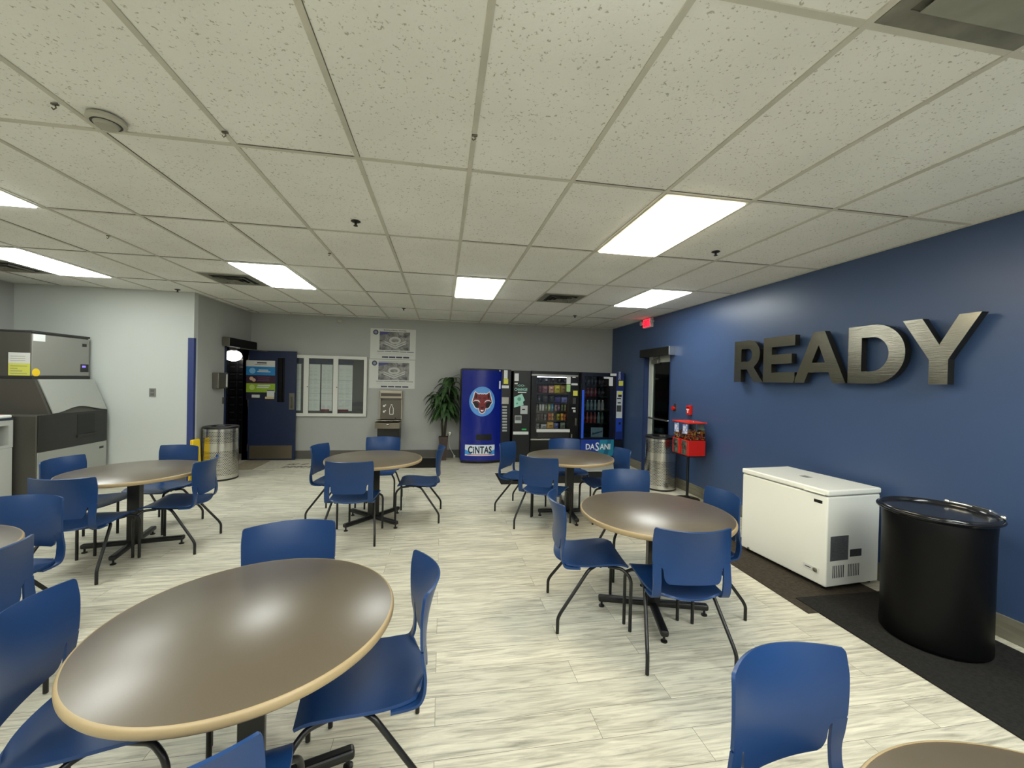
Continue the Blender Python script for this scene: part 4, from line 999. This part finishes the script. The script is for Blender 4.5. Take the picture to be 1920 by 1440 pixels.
label_text(o, 'lettering', 'ANI', lc+VX*.150, VX, VZ, .225, .115, lw, .02)
for (nm, m_, a) in (('side_column', mat('column blue', (22, 40, 104), .35), (1154, 699, 1167.5, 824)), ):
    side = piece(o, nm, m_, *a, YF+.03, .034, .006)
ys = YF-.004
for (nm, m_, a, t) in (('sticker', M_LABEL, (1144.3, 700.3, 1156, 705), .004), ('card_reader', M_LABELY, (1160, 714, 1168, 723.5), .012), ('control_panel', mat('control white', (196, 202, 208), .4), (1155.5, 733, 1166.8, 784), .008), ('lower_panel', mat('lower blue', (32, 64, 168), .35), (1154.6, 785.2, 1166, 809), .006),
                       ('notice', M_LABEL, (1141.8, 707, 1149.2, 723.6), .006), ('notice_flap', M_LABEL, (1132.2, 706.6, 1142, 710), .006)):
    p = piece(o, nm, m_, *a, ys if nm not in ('notice', 'notice_flap', 'sticker') else YF, t, .002)
    if nm == 'control_panel':
        for a2 in ((1159, 734.5, 1166, 739.5),): piece(p, 'bill_mouth', M_LABELY, *a2, ys-t, .004)
        for a2 in ((1159, 740.2, 1165.6, 744.4), (1157, 746.2, 1164.4, 748.4), (1158, 754.2, 1164, 756.4)): piece(p, 'slot', M_BLACK, *a2, ys-t, .002)
        piece(p, 'keypad', mat('keypad grey', (64, 66, 66), .4), 1156.2, 760, 1164.8, 772, ys-t, .003)
    if nm == 'lower_panel': piece(p, 'coin_return', M_BLACK, 1160, 791.5, 1163.8, 796, ys-t, .002)
label_text(o, 'lettering', 'DASANI', at(1161.6, 704.5, y=ys-.001), (0, 0, 1), (-1, 0, 0), .16, .05, mat('lettering white', (232, 236, 240), .4))
YS = YF+.14
drow = (722.5, 743.5, 769.5, 793.5, 819.5)
for v in drow[:4]:
    z = pz(v, YS, 1120); MB().box((wx0, YS-.01, z-.018), (wx1, 8.60, z)).build('shelf', mat('shelf black', (18, 18, 18), .5), o, True)
protob = {}
RGBs = {'dark': (38, 40, 46), 'red': (140, 40, 44), 'clear': (120, 150, 146), 'green': (70, 96, 84), 'white': (176, 176, 170), 'rust': (150, 66, 50)}
def bottle(colr, x, z, lab, h):
    key = (colr, round(h, 3)); loc = (x, YS+.045, z)
    if key not in protob:
        t = thing('drink_bottle', lab, 'bottle', loc, 0, 'bottles in the drink machine')
        MB().lathe([(0, 0), (.028, 0), (.031, .006), (.031, h*.25), (.028, h*.3), (.031, h*.36), (.031, h*.62), (.024, h*.76), (.012, h*.88), (.012, h*.92), (0, h*.92)], seg=20).build('bottle', mat('bottle '+colr, RGBs[colr], .25), t)
        MB().lathe([(0, h*.90), (.0145, h*.90), (.0145, h), (0, h)], seg=14).build('cap', mat('cap '+colr, tuple(min(255, int(c*1.3+20)) for c in RGBs[colr]), .4), t)
        MB().lathe([(.0316, h*.36), (.0318, h*.37), (.0318, h*.60), (.0316, h*.61)], seg=20, cap=False).build('label_wrap', mat('wrap '+colr, tuple(min(255, int(c*.6+60)) for c in RGBs[colr]), .4), t)
        protob[key] = t
    else: dup(protob[key], loc, 0, lab)
ORD = ('first', 'second', 'third', 'fourth', 'fifth', 'sixth')
for row, hgt, cols, nm in ((0, .17, ('dark', 'dark', 'dark', 'dark', 'dark', 'dark'), 'top'), (1, .17, ('red', 'red', 'red', 'red', 'dark', 'dark'), 'second'), (2, .21, ('dark', 'clear', 'clear', 'clear', 'white', 'white'), 'third'), (3, .22, ('rust', 'rust', 'rust', 'rust', 'clear', 'green'), 'bottom')):
    for k, c in enumerate(cols):
        bottle(c, wx0+.05+k*.082, pz(drow[row], YS, 1120)+.001, '%s drink bottle, %s from the left on the %s shelf of the drink machine' % (c, ORD[k], nm), hgt)
o2 = thing('poster', 'pale blue picture card in the lower window of the drink machine', 'sign', (px(1119, YF+.1), YF+.10, wz0))
a = at(1108, 801.5, y=YF+.1); b = at(1130, 819, y=YF+.1)
MB().box((a.x, YF+.095, wz0+.0), (b.x, YF+.10, a.z)).build('card', mat('card pale blue', (160, 196, 204), .5), o2, True)
mb = MB().prism([(a.x+.02, wz0+.04), (b.x-.02, wz0+.10), (b.x-.01, wz0+.13), (a.x+.08, wz0+.085), (a.x+.03, wz0+.09)], (0, YF+.094, 0), VX, VZ, .001); mb.build('print', mat('card blue', (50, 82, 108), .5), o2, True)

# ================================================================== BACK WALL
# ---- posters
def poster(lab, c, title, y=YB):
    o = thing('poster', lab, 'poster', (c[0][0], YB, c[2][1]), 0, 'building posters')
    (x0, z1), (x1, _), (_, z0) = c
    yy = YB-.006
    MB().box((x0, yy, z0), (x1, YB-.001, z1)).build('board', mat('poster white', (205, 207, 200), .6), o, True)
    W, Hh = x1-x0, z1-z0
    MB().box((x0+.20*W, yy-.0012, z0+.29*Hh), (x0+.87*W, yy, z0+.90*Hh)).build('picture', M_PRINT, o, True)
    # stadium-like ring of pale roofs in the picture
    cx, cz = x0+.54*W, z0+.62*Hh
    g = MB()
    def ring(rx, rz, w_, a0, a1, dz=0):
        p = arc(cx, cz+dz, rx*W, rz*Hh, a0, a1, 24)+arc(cx, cz+dz, (rx-w_)*W, (rz-w_*1.3)*Hh, a1, a0, 24); g.prism(p, (0, yy-.0014, 0), VX, VZ, .0012)
    ring(.13, .12, .045, 0, 2*PI*.999)
    for k in range(2):
        p = [(cx-.24*W, cz-(.06+.07*k)*Hh), (cx-.22*W, cz-(.03+.07*k)*Hh), (cx, cz-(.16+.07*k)*Hh), (cx+.24*W, cz-(.0+.07*k)*Hh), (cx+.25*W, cz-(.04+.07*k)*Hh), (cx, cz-(.205+.07*k)*Hh)]
        g.prism(p, (0, yy-.0014, 0), VX, VZ, .0012)
    g.build('picture_light', mat('picture pale', (190, 190, 186), .6), o, True)
    g = MB().prism([(x0+.2*W, z0+.90*Hh), (x0+.2*W, z0+.78*Hh), (x0+.36*W, z0+.82*Hh), (x0+.44*W, z0+.90*Hh)], (0, yy-.0012, 0), VX, VZ, .0008); g.build('picture_sky', mat('picture blue', (78, 80, 132), .6), o, True)
    MB().lathe([(0, 0), (.052, 0), (.052, -.0015), (0, -.0015)], (x0+.115*W, yy, z0+.87*Hh), 28, axis='y').build('emblem', mat('emblem slate', (58, 64, 88), .5), o, True)
    MB().lathe([(0, 0), (.03, 0), (.03, -.001), (0, -.001)], (x0+.115*W, yy-.0015, z0+.87*Hh), 20, axis='y').build('emblem_print', mat('emblem pale', (130, 136, 152), .5), o, True)
    if title: label_text(o, 'lettering', title, (x0+.54*W, yy-.0005, z0+.945*Hh), VX, VZ, .5*W, .055*Hh, mat('poster ink', (46, 46, 60), .5), .01)
    g = MB()
    for k in range(5): g.box((x0+(.15+.165*k)*W, yy-.001, z0+.235*Hh), (x0+(.15+.165*k+.15)*W, yy, z0+.252*Hh))
    if not title: g.box((x0+.2*W, yy-.001, z0+.935*Hh), (x0+.85*W, yy, z0+.943*Hh))
    for k in range(4): g.box((x0+(.26+.155*k)*W, yy-.001, z0+.035*Hh), (x0+(.26+.155*k+.135)*W, yy, z0+.085*Hh))
    g.build('print', mat('poster navy', (58, 58, 88), .5), o, True)
    g = MB()
    for k in range(3): g.box((x0+.16*W, yy-.0008, z0+(.14+.026*k)*Hh), (x0+(.93-.1*k)*W, yy, z0+(.147+.026*k)*Hh))
    g.build('fine_print', mat('poster grey', (176, 177, 174), .5), o, True)
def PX(u, v): p = at(u, v, y=YB); return (p.x, p.z)
poster('upper white poster with a grey aerial building picture', (PX(695, 615), PX(780, 619), PX(694, 672)), 'Building a Better Workday')
poster('lower white poster with a grey aerial building picture, above the fountain', (PX(692.5, 673.5), PX(778.5, 677), PX(692, 727.5)), None)

# ---- notice board
x0, x1, z0, z1 = -3.0, -1.495, .848, 2.052
o = thing('notice_board', 'white framed glass notice board partly behind the open navy door', 'notice board', ((x0+x1)/2, YB, z0))
yy = YB-.058
MB().box((x0, YB-.012, z0), (x1, YB-.001, z1)).build('backing', mat('board backing', (92, 92, 88), .8), o, True)
t_ = .06
dv = [x0+t_, px(574, 8.62)-.012, px(628, 8.62), x1-t_]
g = MB().box((x0, yy, z0), (x0+t_, YB-.012, z1), .004).box((x1-t_, yy, z0), (x1, YB-.012, z1), .004).box((x0+t_, yy, z0), (x1-t_, YB-.012, z0+t_), .004).box((x0+t_, yy, z1-t_), (x1-t_, YB-.012, z1), .004)
g.build('frame', mat('board frame', (214, 214, 206), .4), o, True)
for k in (1, 2):
    MB().box((dv[k]-.045, yy-.004, z0+.01), (dv[k]+.045, YB-.02, z1-.01), .004).build('door_stile', mat('board frame', (214, 214, 206), .4), o, True)
    MB().lathe([(.010, 0), (.010, -.006), (0, -.006)], (dv[k]+.03, yy-.004, (z0+z1)/2-.02), 12, axis='y').build('lock', M_DARK, o, True)
for k in range(3):
    MB().box((dv[k], yy+.012, z0+t_), (dv[k+1], yy+.016, z1-t_)).build('glass_door', M_GLASS, o, True)
g = MB().box((x0+t_, YB-.03, z1-t_-.10), (x1-t_-.2, YB-.012, z1-t_-.02)); g.build('header_strip', mat('header slate', (64, 68, 86), .6), o, True)
for (u0, u1, lab, red) in ((555.5, 563.5, 'posted notice sheet next to the open navy door edge', 0), (574.5, 599.5, 'second tall column of posted sheets in the notice board', 0), (602, 622.5, 'tall posted sheets with red foot strip, middle of notice board', 1), (633, 660, 'posted sheets in the right-hand door of the notice board', 1)):
    xa_, xb_ = px(u0, YB-.016), px(u1, YB-.016)
    if u0 < 560: xa_ -= .12
    p = thing('posted_notice', lab, 'notice', ((xa_+xb_)/2, YB-.016, z0+.1), 0, 'notices in the glass board')
    zt, zb = z1-t_-.115, z0+t_+.05
    MB().box((xa_, YB-.0165, zb), (xb_, YB-.012, zt)).build('sheet', mat('sheet grey white', (216, 218, 212), .8), p, True)
    g = MB()
    for f in (.34, .52, .63, .78): g.box((xa_, YB-.0175, zb+(zt-zb)*(1-f)), (xb_, YB-.0165, zb+(zt-zb)*(1-f)+.006))
    rr2 = random.Random(int(u0))
    for k in range(46):
        f = .03+.9*k/46
        if rr2.random() < .25: continue
        for c in range(2): 
            xx = xa_+(xb_-xa_)*(.1+.43*c); g.box((xx, YB-.0172, zb+(zt-zb)*f), (xx+(xb_-xa_)*rr2.uniform(.18, .38), YB-.0165, zb+(zt-zb)*f+.004))
    g.build('print', mat('sheet print', (178, 180, 178), .8), p, True)
    if red: MB().box((xa_, YB-.0178, zb), (xa_+(xb_-xa_)*.75, YB-.0165, zb+.028)).build('red_strip', mat('strip red', (140, 50, 60), .7), p, True)

# ---- bottle filling fountain
x0, x1 = px(711, YB-.1), px(754.5, YB-.1)
x0, x1 = -1.235, -.79
o = thing('water_fountain', 'steel bottle filling water fountain on the back wall under posters', 'water fountain', ((x0+x1)/2, YB, .4))
M_FST = mat('fountain steel', (176, 166, 150), .32, .85); M_FSTD = mat('fountain panel', (104, 98, 88), .45, .5)
zt = 1.385
MB().box((x0+.012, YB-.06, .80), (x1-.012, YB-.001, zt-.20), .004).build('alcove_panel', M_FSTD, o, True)
MB().box((x0, YB-.10, zt-.165), (x1, YB-.001, zt), .014, 3).build('top_housing', M_FST, o, True)
MB().box((x0+.025, YB-.106, zt-.115), (x1-.025, YB-.098, zt-.055), .003).build('display', mat('display grey', (82, 76, 68), .35), o, True)
g = MB().box((x0, YB-.085, .80), (x0+.022, YB-.001, zt-.16), .003).box((x1-.022, YB-.085, .80), (x1, YB-.001, zt-.16), .003); g.build('side_trim', M_FST, o, True)
mb = MB(); cxm = (x0+x1)/2+.01; bz = .895
outer = [(-.036, 0), (.036, 0), (.042, .02), (.042, .12), (.03, .155), (.016, .18), (.016, .205), (-.016, .205), (-.016, .18), (-.03, .155), (-.042, .12), (-.042, .02)]
mb.add_mesh(curve_mesh([outer, [(a*.72, b*.86+.013) for a, b in outer]]), frame((cxm, YB-.0605, bz), VX, VZ)); mb.build('bottle_icon', M_WHITE, o, True)
g = MB()
for zz in (.955, 1.07): g.sphere((x0+.085, YB-.06, zz), .022, 2, (1, .08, 1)).sphere((x0+.115, YB-.06, zz+.02), .012, 2, (1, .08, 1))
g.build('drop_icons', M_WHITE, o, True)
g = MB()
def basin(u, v):
    x = x0-.045+(x1-.02-(x0-.045))*u; d = .33+.035*math.sin(PI*u); y = YB-.02-d*v
    return (x, y, .79+.012*v-.04*math.sin(PI*u)**.5*math.sin(PI*min(1, v*1.05))**.6)
g.shell(basin, 20, 16, .008)
g.build('basin', M_FST, o, True)
pts = [(x0-.045+(x1-.02-(x0-.045))*k/20, YB-.02-.33-.035*math.sin(PI*k/20)) for k in range(21)]
MB().prism(pts+[(x1-.02, YB-.002), (x0-.045, YB-.002)], (0, 0, .645), (1, 0, 0), (0, 1, 0), .115).build('apron', mat('apron steel', (132, 124, 110), .38, .8), o, True)
MB().tube([p+(.80,) for p in pts], .008, 8).build('rim', mat('rim bright', (226, 222, 212), .2, .9), o, True)
MB().sphere(((x0+x1)/2-.02, YB-.39, .725), .034, 2, (1, .4, .55)).build('push_button', M_CHROME, o, True)
MB().tube([(x1-.11, YB-.20, .79), (x1-.11, YB-.22, .845), (x1-.13, YB-.24, .85)], .013, 10).build('bubbler', M_CHROME, o, True)
MB().box((x0+.0, YB-.31, .395), (x1-.022, YB-.001, .645), .006).build('lower_cabinet', mat('fountain brown black', (22, 19, 17), .4), o, True)

o = tag(MB().box((-2.075, YB-.05, 2.72), (-1.99, YB-.001, 2.79), .006).build('wall_sensor', mat('sensor beige', (170, 168, 150), .5)), 'small beige box high on the back wall above the notice board', 'sensor')
# ---- outlet and cord
ox, oz = at(843, 814, y=YB).x, at(843, 814, y=YB).z
o = thing('wall_outlet', 'round wall outlet beside the potted plant', 'outlet', (ox, YB, oz))
MB().lathe([(.042, 0), (.042, -.005), (.036, -.008), (0, -.008)], (ox, YB-.001, oz), 24, axis='y').build('plate', M_STEEL, o, True)
o = thing('power_cord', 'thin white cord hanging from the outlet down to the floor', 'cord', (ox, YB-.03, 0))
p0 = (ox, YB-.045, oz); 
MB().tube([p0, (ox-.02, YB-.07, oz-.06), (ox-.005, YB-.06, oz-.25), (ox+.05, YB-.06, .14), (ox+.10, YB-.06, .055)], .0055, 8, rad=.08).build('cable', M_WHITE, o, True)
MB().box((ox-.018, YB-.055, oz-.02), (ox+.018, YB-.0095, oz+.02), .005).build('plug_top', M_WHITE, o, True)
MB().box((ox+.085, YB-.08, .005), (ox+.125, YB-.045, .055), .006).build('plug', M_WHITE, o, True)

# ---- potted plant
pcx, pcy = .050, 8.42
o = thing('potted_plant', 'tall leafy green plant in a dark brown square planter', 'plant', (pcx, pcy, 0))
mb = MB()
for (w0, w1, a, b) in ((.062, .092, 0, .46),):
    v = []
    for z, w_ in ((a, w0), (b, w1)): v.append([mb.bm.verts.new((pcx+sx*w_, pcy+sy*w_, z)) for sx, sy in ((-1, -1), (1, -1), (1, 1), (-1, 1))])
    mb.bm.faces.new(v[0][::-1]); mb.bm.faces.new(v[1])
    for k in range(4): mb.bm.faces.new((v[0][k], v[0][(k+1) % 4], v[1][(k+1) % 4], v[1][k]))
mb.box((pcx-.098, pcy-.098, .45), (pcx+.098, pcy+.098, .475), .006)
mb.build('planter', mat('planter brown', (66, 52, 46), .5, var=.2, vscale=12), o, True)
MB().box((pcx-.09, pcy-.09, .474), (pcx+.09, pcy+.09, .478)).build('soil', mat('soil', (34, 26, 20), .9), o, True)
rp = random.Random(11)
M_LEAF = mat('leaf green', (54, 82, 44), .42, var=.5, vscale=9); M_STEM = mat('plant stem', (52, 46, 32), .7)
lf = MB(); 
for c in range(3):
    bxx, byy = pcx+(-.025, .03, 0)[c], pcy+(.0, .01, -.03)[c]
    topz = (1.28, 1.62, 1.0)[c]
    tpx, tpy = bxx+(-.06, .10, .02)[c], byy+(-.03, .0, -.06)[c]
    MB().tube([(bxx, byy, .47), ((bxx*2+tpx)/3, byy, .47+(topz-.47)*.5), (tpx, tpy, topz)], .016, 8, rad=.1).build('stem', M_STEM, o, True)
    for k in range(64):
        f = (k/64)**.8; z = .98+(topz-.93)*f if topz > 1.05 else .93+.1*f
        a = rp.uniform(0, 2*PI); L_ = rp.uniform(.24, .42)*(1 if c < 2 else .9); wd = rp.uniform(.030, .050)
        ex = rp.uniform(.12, .9)*(.5+f*.7)
        base = Vector((bxx+(tpx-bxx)*f, byy+(tpy-byy)*f, z)); dirh = Vector((math.cos(a), math.sin(a)*.72, 0)); side = Vector((-math.sin(a), math.cos(a), 0))
        pts = []
        for q in range(7):
            t = q/6; r_ = L_*t*(1.10-.15*t); h_ = L_*(ex*t - .95*t*t)
            q_ = base+dirh*r_+Vector((0, 0, h_)); q_.y = min(q_.y, YB-.03+.01*t); q_.x = min(q_.x, .352); pts.append(q_)
        rows = []
        for q, p in enumerate(pts):
            t = q/6; w_ = wd*math.sin(PI*min(1, .06+t*.94))**.8
            rows.append([lf.bm.verts.new(p+side*w_+Vector((0, 0, .01*(w_/wd)))), lf.bm.verts.new(p), lf.bm.verts.new(p-side*w_+Vector((0, 0, .01*(w_/wd))))])
        for A, B in zip(rows, rows[1:]):
            for e in (0, 1):
                fc = lf.bm.faces.new((A[e], A[e+1], B[e+1], B[e])); fc.smooth = True
lf.build('foliage', M_LEAF, o, True)

# ================================================================== POSTER ON THE OPEN DOOR
o = thing('poster', 'striped safety poster in white, blue, plum and green on the open navy door', 'poster', (-3.4, yf, 1.1))
def strip(nm, m_, v0, v1, u0=461.7, u1=515.8): return piece(o, nm, m_, u0, v0, u1, v1, yf-.0008, .0016)
strip('white_band', mat('band white', (214, 214, 206), .5), 676, 687.5); strip('blue_band', mat('band blue', (32, 128, 192), .5), 687.5, 703.5)
strip('plum_band', mat('band plum', (56, 28, 52), .5), 703.5, 719); strip('green_band', mat('band green', (146, 178, 44), .5), 719, 735.6); strip('navy_band', mat('band navy', (22, 28, 50), .5), 735.6, 749.4)
y2 = yf-.0026
def disc(c, r, m_, nm, sx=1.):
    mb = MB().lathe([(0, 0), (r, 0), (r, -.0008), (0, -.0008)], at(*c, y=y2), 20, axis='y'); mb.build(nm, m_, o, True)
disc((473.3, 695), .055, mat('icon pale blue', (130, 190, 226), .5), 'blue_icon'); disc((471.5, 709.5), .036, mat('icon peach', (214, 178, 150), .5), 'hand_icon'); disc((476, 712.5), .032, mat('icon peach', (214, 178, 150), .5), 'hand_icon')
disc((472.5, 726), .05, mat('icon pale green', (196, 214, 120), .5), 'green_icon')
g = MB()
for (u0, v0, u1, v1) in ((482, 679, 500, 681.5), (478, 683.2, 500, 684)): rect(g, u0, v0, u1, v1, y2, .001)
g.build('dark_print', M_INK, o, True)
g = MB()
for (u0, v0, u1, v1) in ((485, 693, 503, 695), (482, 696, 507, 698), (483, 722, 507, 724), (481, 725.5, 504, 727.5), (472, 740, 487, 745.5)): rect(g, u0, v0, u1, v1, y2, .001)
g.build('pale_print', M_PAPER, o, True)
g = MB()
for (u0, v0, u1, v1) in ((482, 706.5, 507, 707.4), (484, 710, 505, 711), (482, 713.5, 506, 714.4)): rect(g, u0, v0, u1, v1, y2, .001)
g.build('plum_print', mat('plum ink', (120, 80, 110), .5), o, True)
piece(o, 'calendar_icon', M_PAPER, 500.5, 732.5, 514.3, 744, y2, .0012); piece(o, 'calendar_rings', M_INK, 500.5, 731, 514.3, 733, y2-.0012, .001); piece(o, 'gold_icon', mat('icon gold', (206, 184, 132), .5), 497, 744, 514, 748, y2, .001)

# ================================================================== LEFT SIDE
o = thing('towel_dispenser', 'steel paper towel dispenser on the grey wall left of the open door', 'dispenser', (XJ, 7.48, 1.4))
MB().box((XJ, 7.33, 1.405), (XJ+.10, 7.63, 1.665), .012, 3).build('case', mat('dispenser steel', (120, 116, 108), .4, .8), o, True)
MB().box((XJ+.10, 7.56, 1.43), (XJ+.104, 7.60, 1.64)).build('window', M_WHITE, o, True)
o = tag(MB().box((XJ, 7.655, 1.14), (XJ+.012, 7.70, 1.25), .003).build('switch_plate', mat('switch dark', (64, 62, 58), .5)), 'dark narrow switch plate beside the open navy door', 'switch')
o = thing('wall_outlet', 'grey outlet plate alone on the pale partition wall', 'outlet', (-4.19, YP, 1.35))
MB().box((-4.235, YP-.008, 1.285), (-4.15, YP-.001, 1.41), .002).build('plate', mat('plate grey', (120, 120, 114), .5), o, True)
for z in (1.32, 1.375): MB().box((-4.215, YP-.010, z-.018), (-4.17, YP-.008, z+.018), .002).build('socket', mat('socket grey', (96, 96, 92), .5), o, True)

# ---- wet floor sign, folded, leaning in the corner
o = thing('wet_floor_sign', 'folded yellow wet floor sign leaning beside the perforated bin', 'sign', (-3.62, 6.845, 0))
g = MB()
sg_ = [(-.135, 0), (.135, 0), (.09, .64), (-.09, .64)]
for k in (0, 1):
    mb = MB().prism(sg_, (-3.612-.032*k, 6.845, .0), (0, 1, 0), (-.02+.02*k, 0, 1), .012); mb.build('panel', M_YEL, o, True)
MB().box((-3.655, 6.765, .60), (-3.61, 6.925, .655), .006).build('hinge_cap', M_YEL, o, True)

# ---- ice machine: head on a bin
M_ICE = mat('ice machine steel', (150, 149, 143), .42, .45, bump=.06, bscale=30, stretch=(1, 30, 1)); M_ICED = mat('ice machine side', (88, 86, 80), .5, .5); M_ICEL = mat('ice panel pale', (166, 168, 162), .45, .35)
IX0, IY0, IY1 = XL+.10, 5.93, 6.76
o = thing('ice_maker', 'steel ice maker head sitting on top of the ice bin', 'ice machine', (-5.4, 6.34, 1.53))
hx = -4.95
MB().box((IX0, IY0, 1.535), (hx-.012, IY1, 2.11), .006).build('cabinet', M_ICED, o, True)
MB().box((hx-.012, IY0+.004, 1.57), (hx, IY1-.004, 2.085), .005).build('front_panel', M_ICE, o, True)
MB().box((IX0, IY0-.004, 2.10), (hx+.006, IY1+.004, 2.125), .004).build('top_trim', M_DARK, o, True)
MB().box((IX0, IY0-.004, 1.53), (hx+.008, IY1+.004, 1.565), .004).build('base_trim', M_DARK, o, True)
ctl = MB().box((hx, 6.615, 1.625), (hx+.006, 6.74, 1.735), .002).build('control_panel', M_BLACK, o, True)
MB().box((hx+.006, 6.635, 1.69), (hx+.008, 6.69, 1.715)).build('display', mat('display violet', (120, 100, 230), .4, emit=(110, 90, 240), es=1.), ctl, True)
MB().lathe([(0, 0), (.05, 0), (.05, .0012), (0, .0012)], (hx, 5.985, 1.61), 24, axis='x').build('yellow_sticker', M_YEL, o, True)
MB().box((hx, 5.945, 2.0), (hx+.0012, 6.10, 2.085)).build('white_sticker', M_LABEL, o, True)
MB().box((hx, 6.64, 1.98), (hx+.003, 6.71, 2.02), .001).build('badge', M_DARK, o, True)
q = rect(MB(), 15.5, 681, 56.5, 704, IY0); p = rect(MB(), 15.5, 661, 56.5, 681, IY0)
MB().box((q[0], IY0-.0015, q[2]), (q[1], IY0, q[3])).build('notice_yellow', mat('notice lime', (204, 206, 90), .6), o, True)
MB().box((q[0], IY0-.0015, q[3]), (q[1], IY0, p[3])).build('notice_white', M_PAPER, o, True)
g = MB()
for k in range(4): g.box((q[0]+.02, IY0-.002, q[2]+.02+k*.03), (q[1]-.03-.05*(k % 3), IY0-.0015, q[2]+.03+k*.03))
for k in range(3): g.box((q[0]+.02, IY0-.002, q[3]+.03+k*.026), (q[1]-.05, IY0-.0015, q[3]+.036+k*.026))
g.build('notice_print', mat('notice ink', (150, 152, 110), .6), o, True)

o = thing('ice_bin', 'steel ice storage bin with slanted chute under the ice maker', 'ice machine', (-5.4, 6.34, 0))
def bprism(mb, poly, y0, y1): return mb.prism([(a, b) for a, b in poly], (0, y1, 0), (1, 0, 0), (0, 0, 1), (y1-y0))
bf = -4.73
IB0 = 5.735
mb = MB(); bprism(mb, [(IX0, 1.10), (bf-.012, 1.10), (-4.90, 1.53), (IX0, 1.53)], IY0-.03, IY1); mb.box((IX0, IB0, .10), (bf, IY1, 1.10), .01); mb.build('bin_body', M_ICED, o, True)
MB().box((IX0+.05, IY0+.04, 0), (bf-.06, IY1-.04, .10)).build('plinth', M_BLACK, o, True)
# slanted pale panel with a wavy lower edge
sl = Vector((-.17, 0, .43)).normalized(); nrm_ = Vector((.43, 0, .17)).normalized()
n = 20; poly = []
for k in range(n+1):
    t = k/n; wv = .06*math.sin(PI*2*(t-.30)) if .05 < t < .95 else 0
    poly.append((IY0+.006+(IY1-IY0-.012)*t, .01+.035*math.sin(2*PI*(t-.25))+.03))
poly += [(IY1-.006, .455), (IY0+.006, .455)]
mb = MB()
O = Vector((bf, 0, 1.10))+nrm_*.002
mb.prism(poly, O, (0, 1, 0), sl, -.0015 if False else .012); mb.build('chute_panel', M_ICEL, o, True)
dk = mat('bin door black', (34, 33, 31), .35)
MB().box((bf, IB0+.006, .66), (bf+.014, IY1-.006, 1.10), .003).build('bin_door', dk, o, True)
MB().box((bf+.014, IY0+.34, .80), (bf+.016, IY1-.22, 1.07)).build('door_recess', M_BLACK, o, True)
MB().box((bf+.012, IY0+.33, .765), (bf+.030, IY1-.20, .80), .004).build('door_lip', dk, o, True)
MB().box((bf, IB0+.006, .12), (bf+.010, IY1-.006, .655), .003).build('lower_panel', M_ICEL, o, True)
MB().box((bf+.010, IY1-.13, .56), (bf+.012, IY1-.06, .59)).build('badge', M_DARK, o, True)

# ---- litter bin at the left edge
BX, BY0, BY1 = -4.93, 5.20, at(24, 850, x=-4.93).y
zt = at(20, 778, x=BX).z; X0 = BX-.42
o = thing('litter_bin', 'pale grey litter bin with dark opening at the left edge', 'trash can', (BX-.21, (BY0+BY1)/2, 0))
M_LB = mat('bin pale grey', (176, 178, 172), .5)
MB().box((X0, BY0, .02), (BX, BY1, zt-.38), .012, 3).build('body', M_LB, o, True)
g = MB().box((X0, BY0, zt-.38), (BX, BY0+.05, zt-.12)).box((X0, BY1-.05, zt-.38), (BX, BY1, zt-.12)).box((X0, BY0+.05, zt-.38), (X0+.05, BY1-.05, zt-.12)).box((X0, BY0, zt-.12), (BX, BY1, zt-.06)).box((BX-.02, BY0+.05, zt-.38), (BX, BY1-.05, zt-.35))
g.build('hood', M_LB, o, True)
MB().box((X0+.06, BY0+.05, zt-.378), (X0+.07, BY1-.05, zt-.12)).build('opening', M_BLACK, o, True)
MB().box((X0, BY0, zt-.06), (BX+.003, BY1+.002, zt-.035), .004).build('dark_band', mat('band slate', (40, 50, 62), .5), o, True)
tp = MB().box((X0+.005, BY0+.005, zt-.035), (BX-.005, BY1-.004, zt), .012, 3).build('top', M_WHITE, o, True)
MB().box((X0+.05, BY0+.05, zt), (BX-.05, BY1-.05, zt+.001)).build('red_label', mat('label coral', (222, 96, 90), .5), tp, True)
MB().box((X0+.02, BY0+.02, 0), (BX-.02, BY1-.02, .02)).build('base', M_BLACK, o, True)
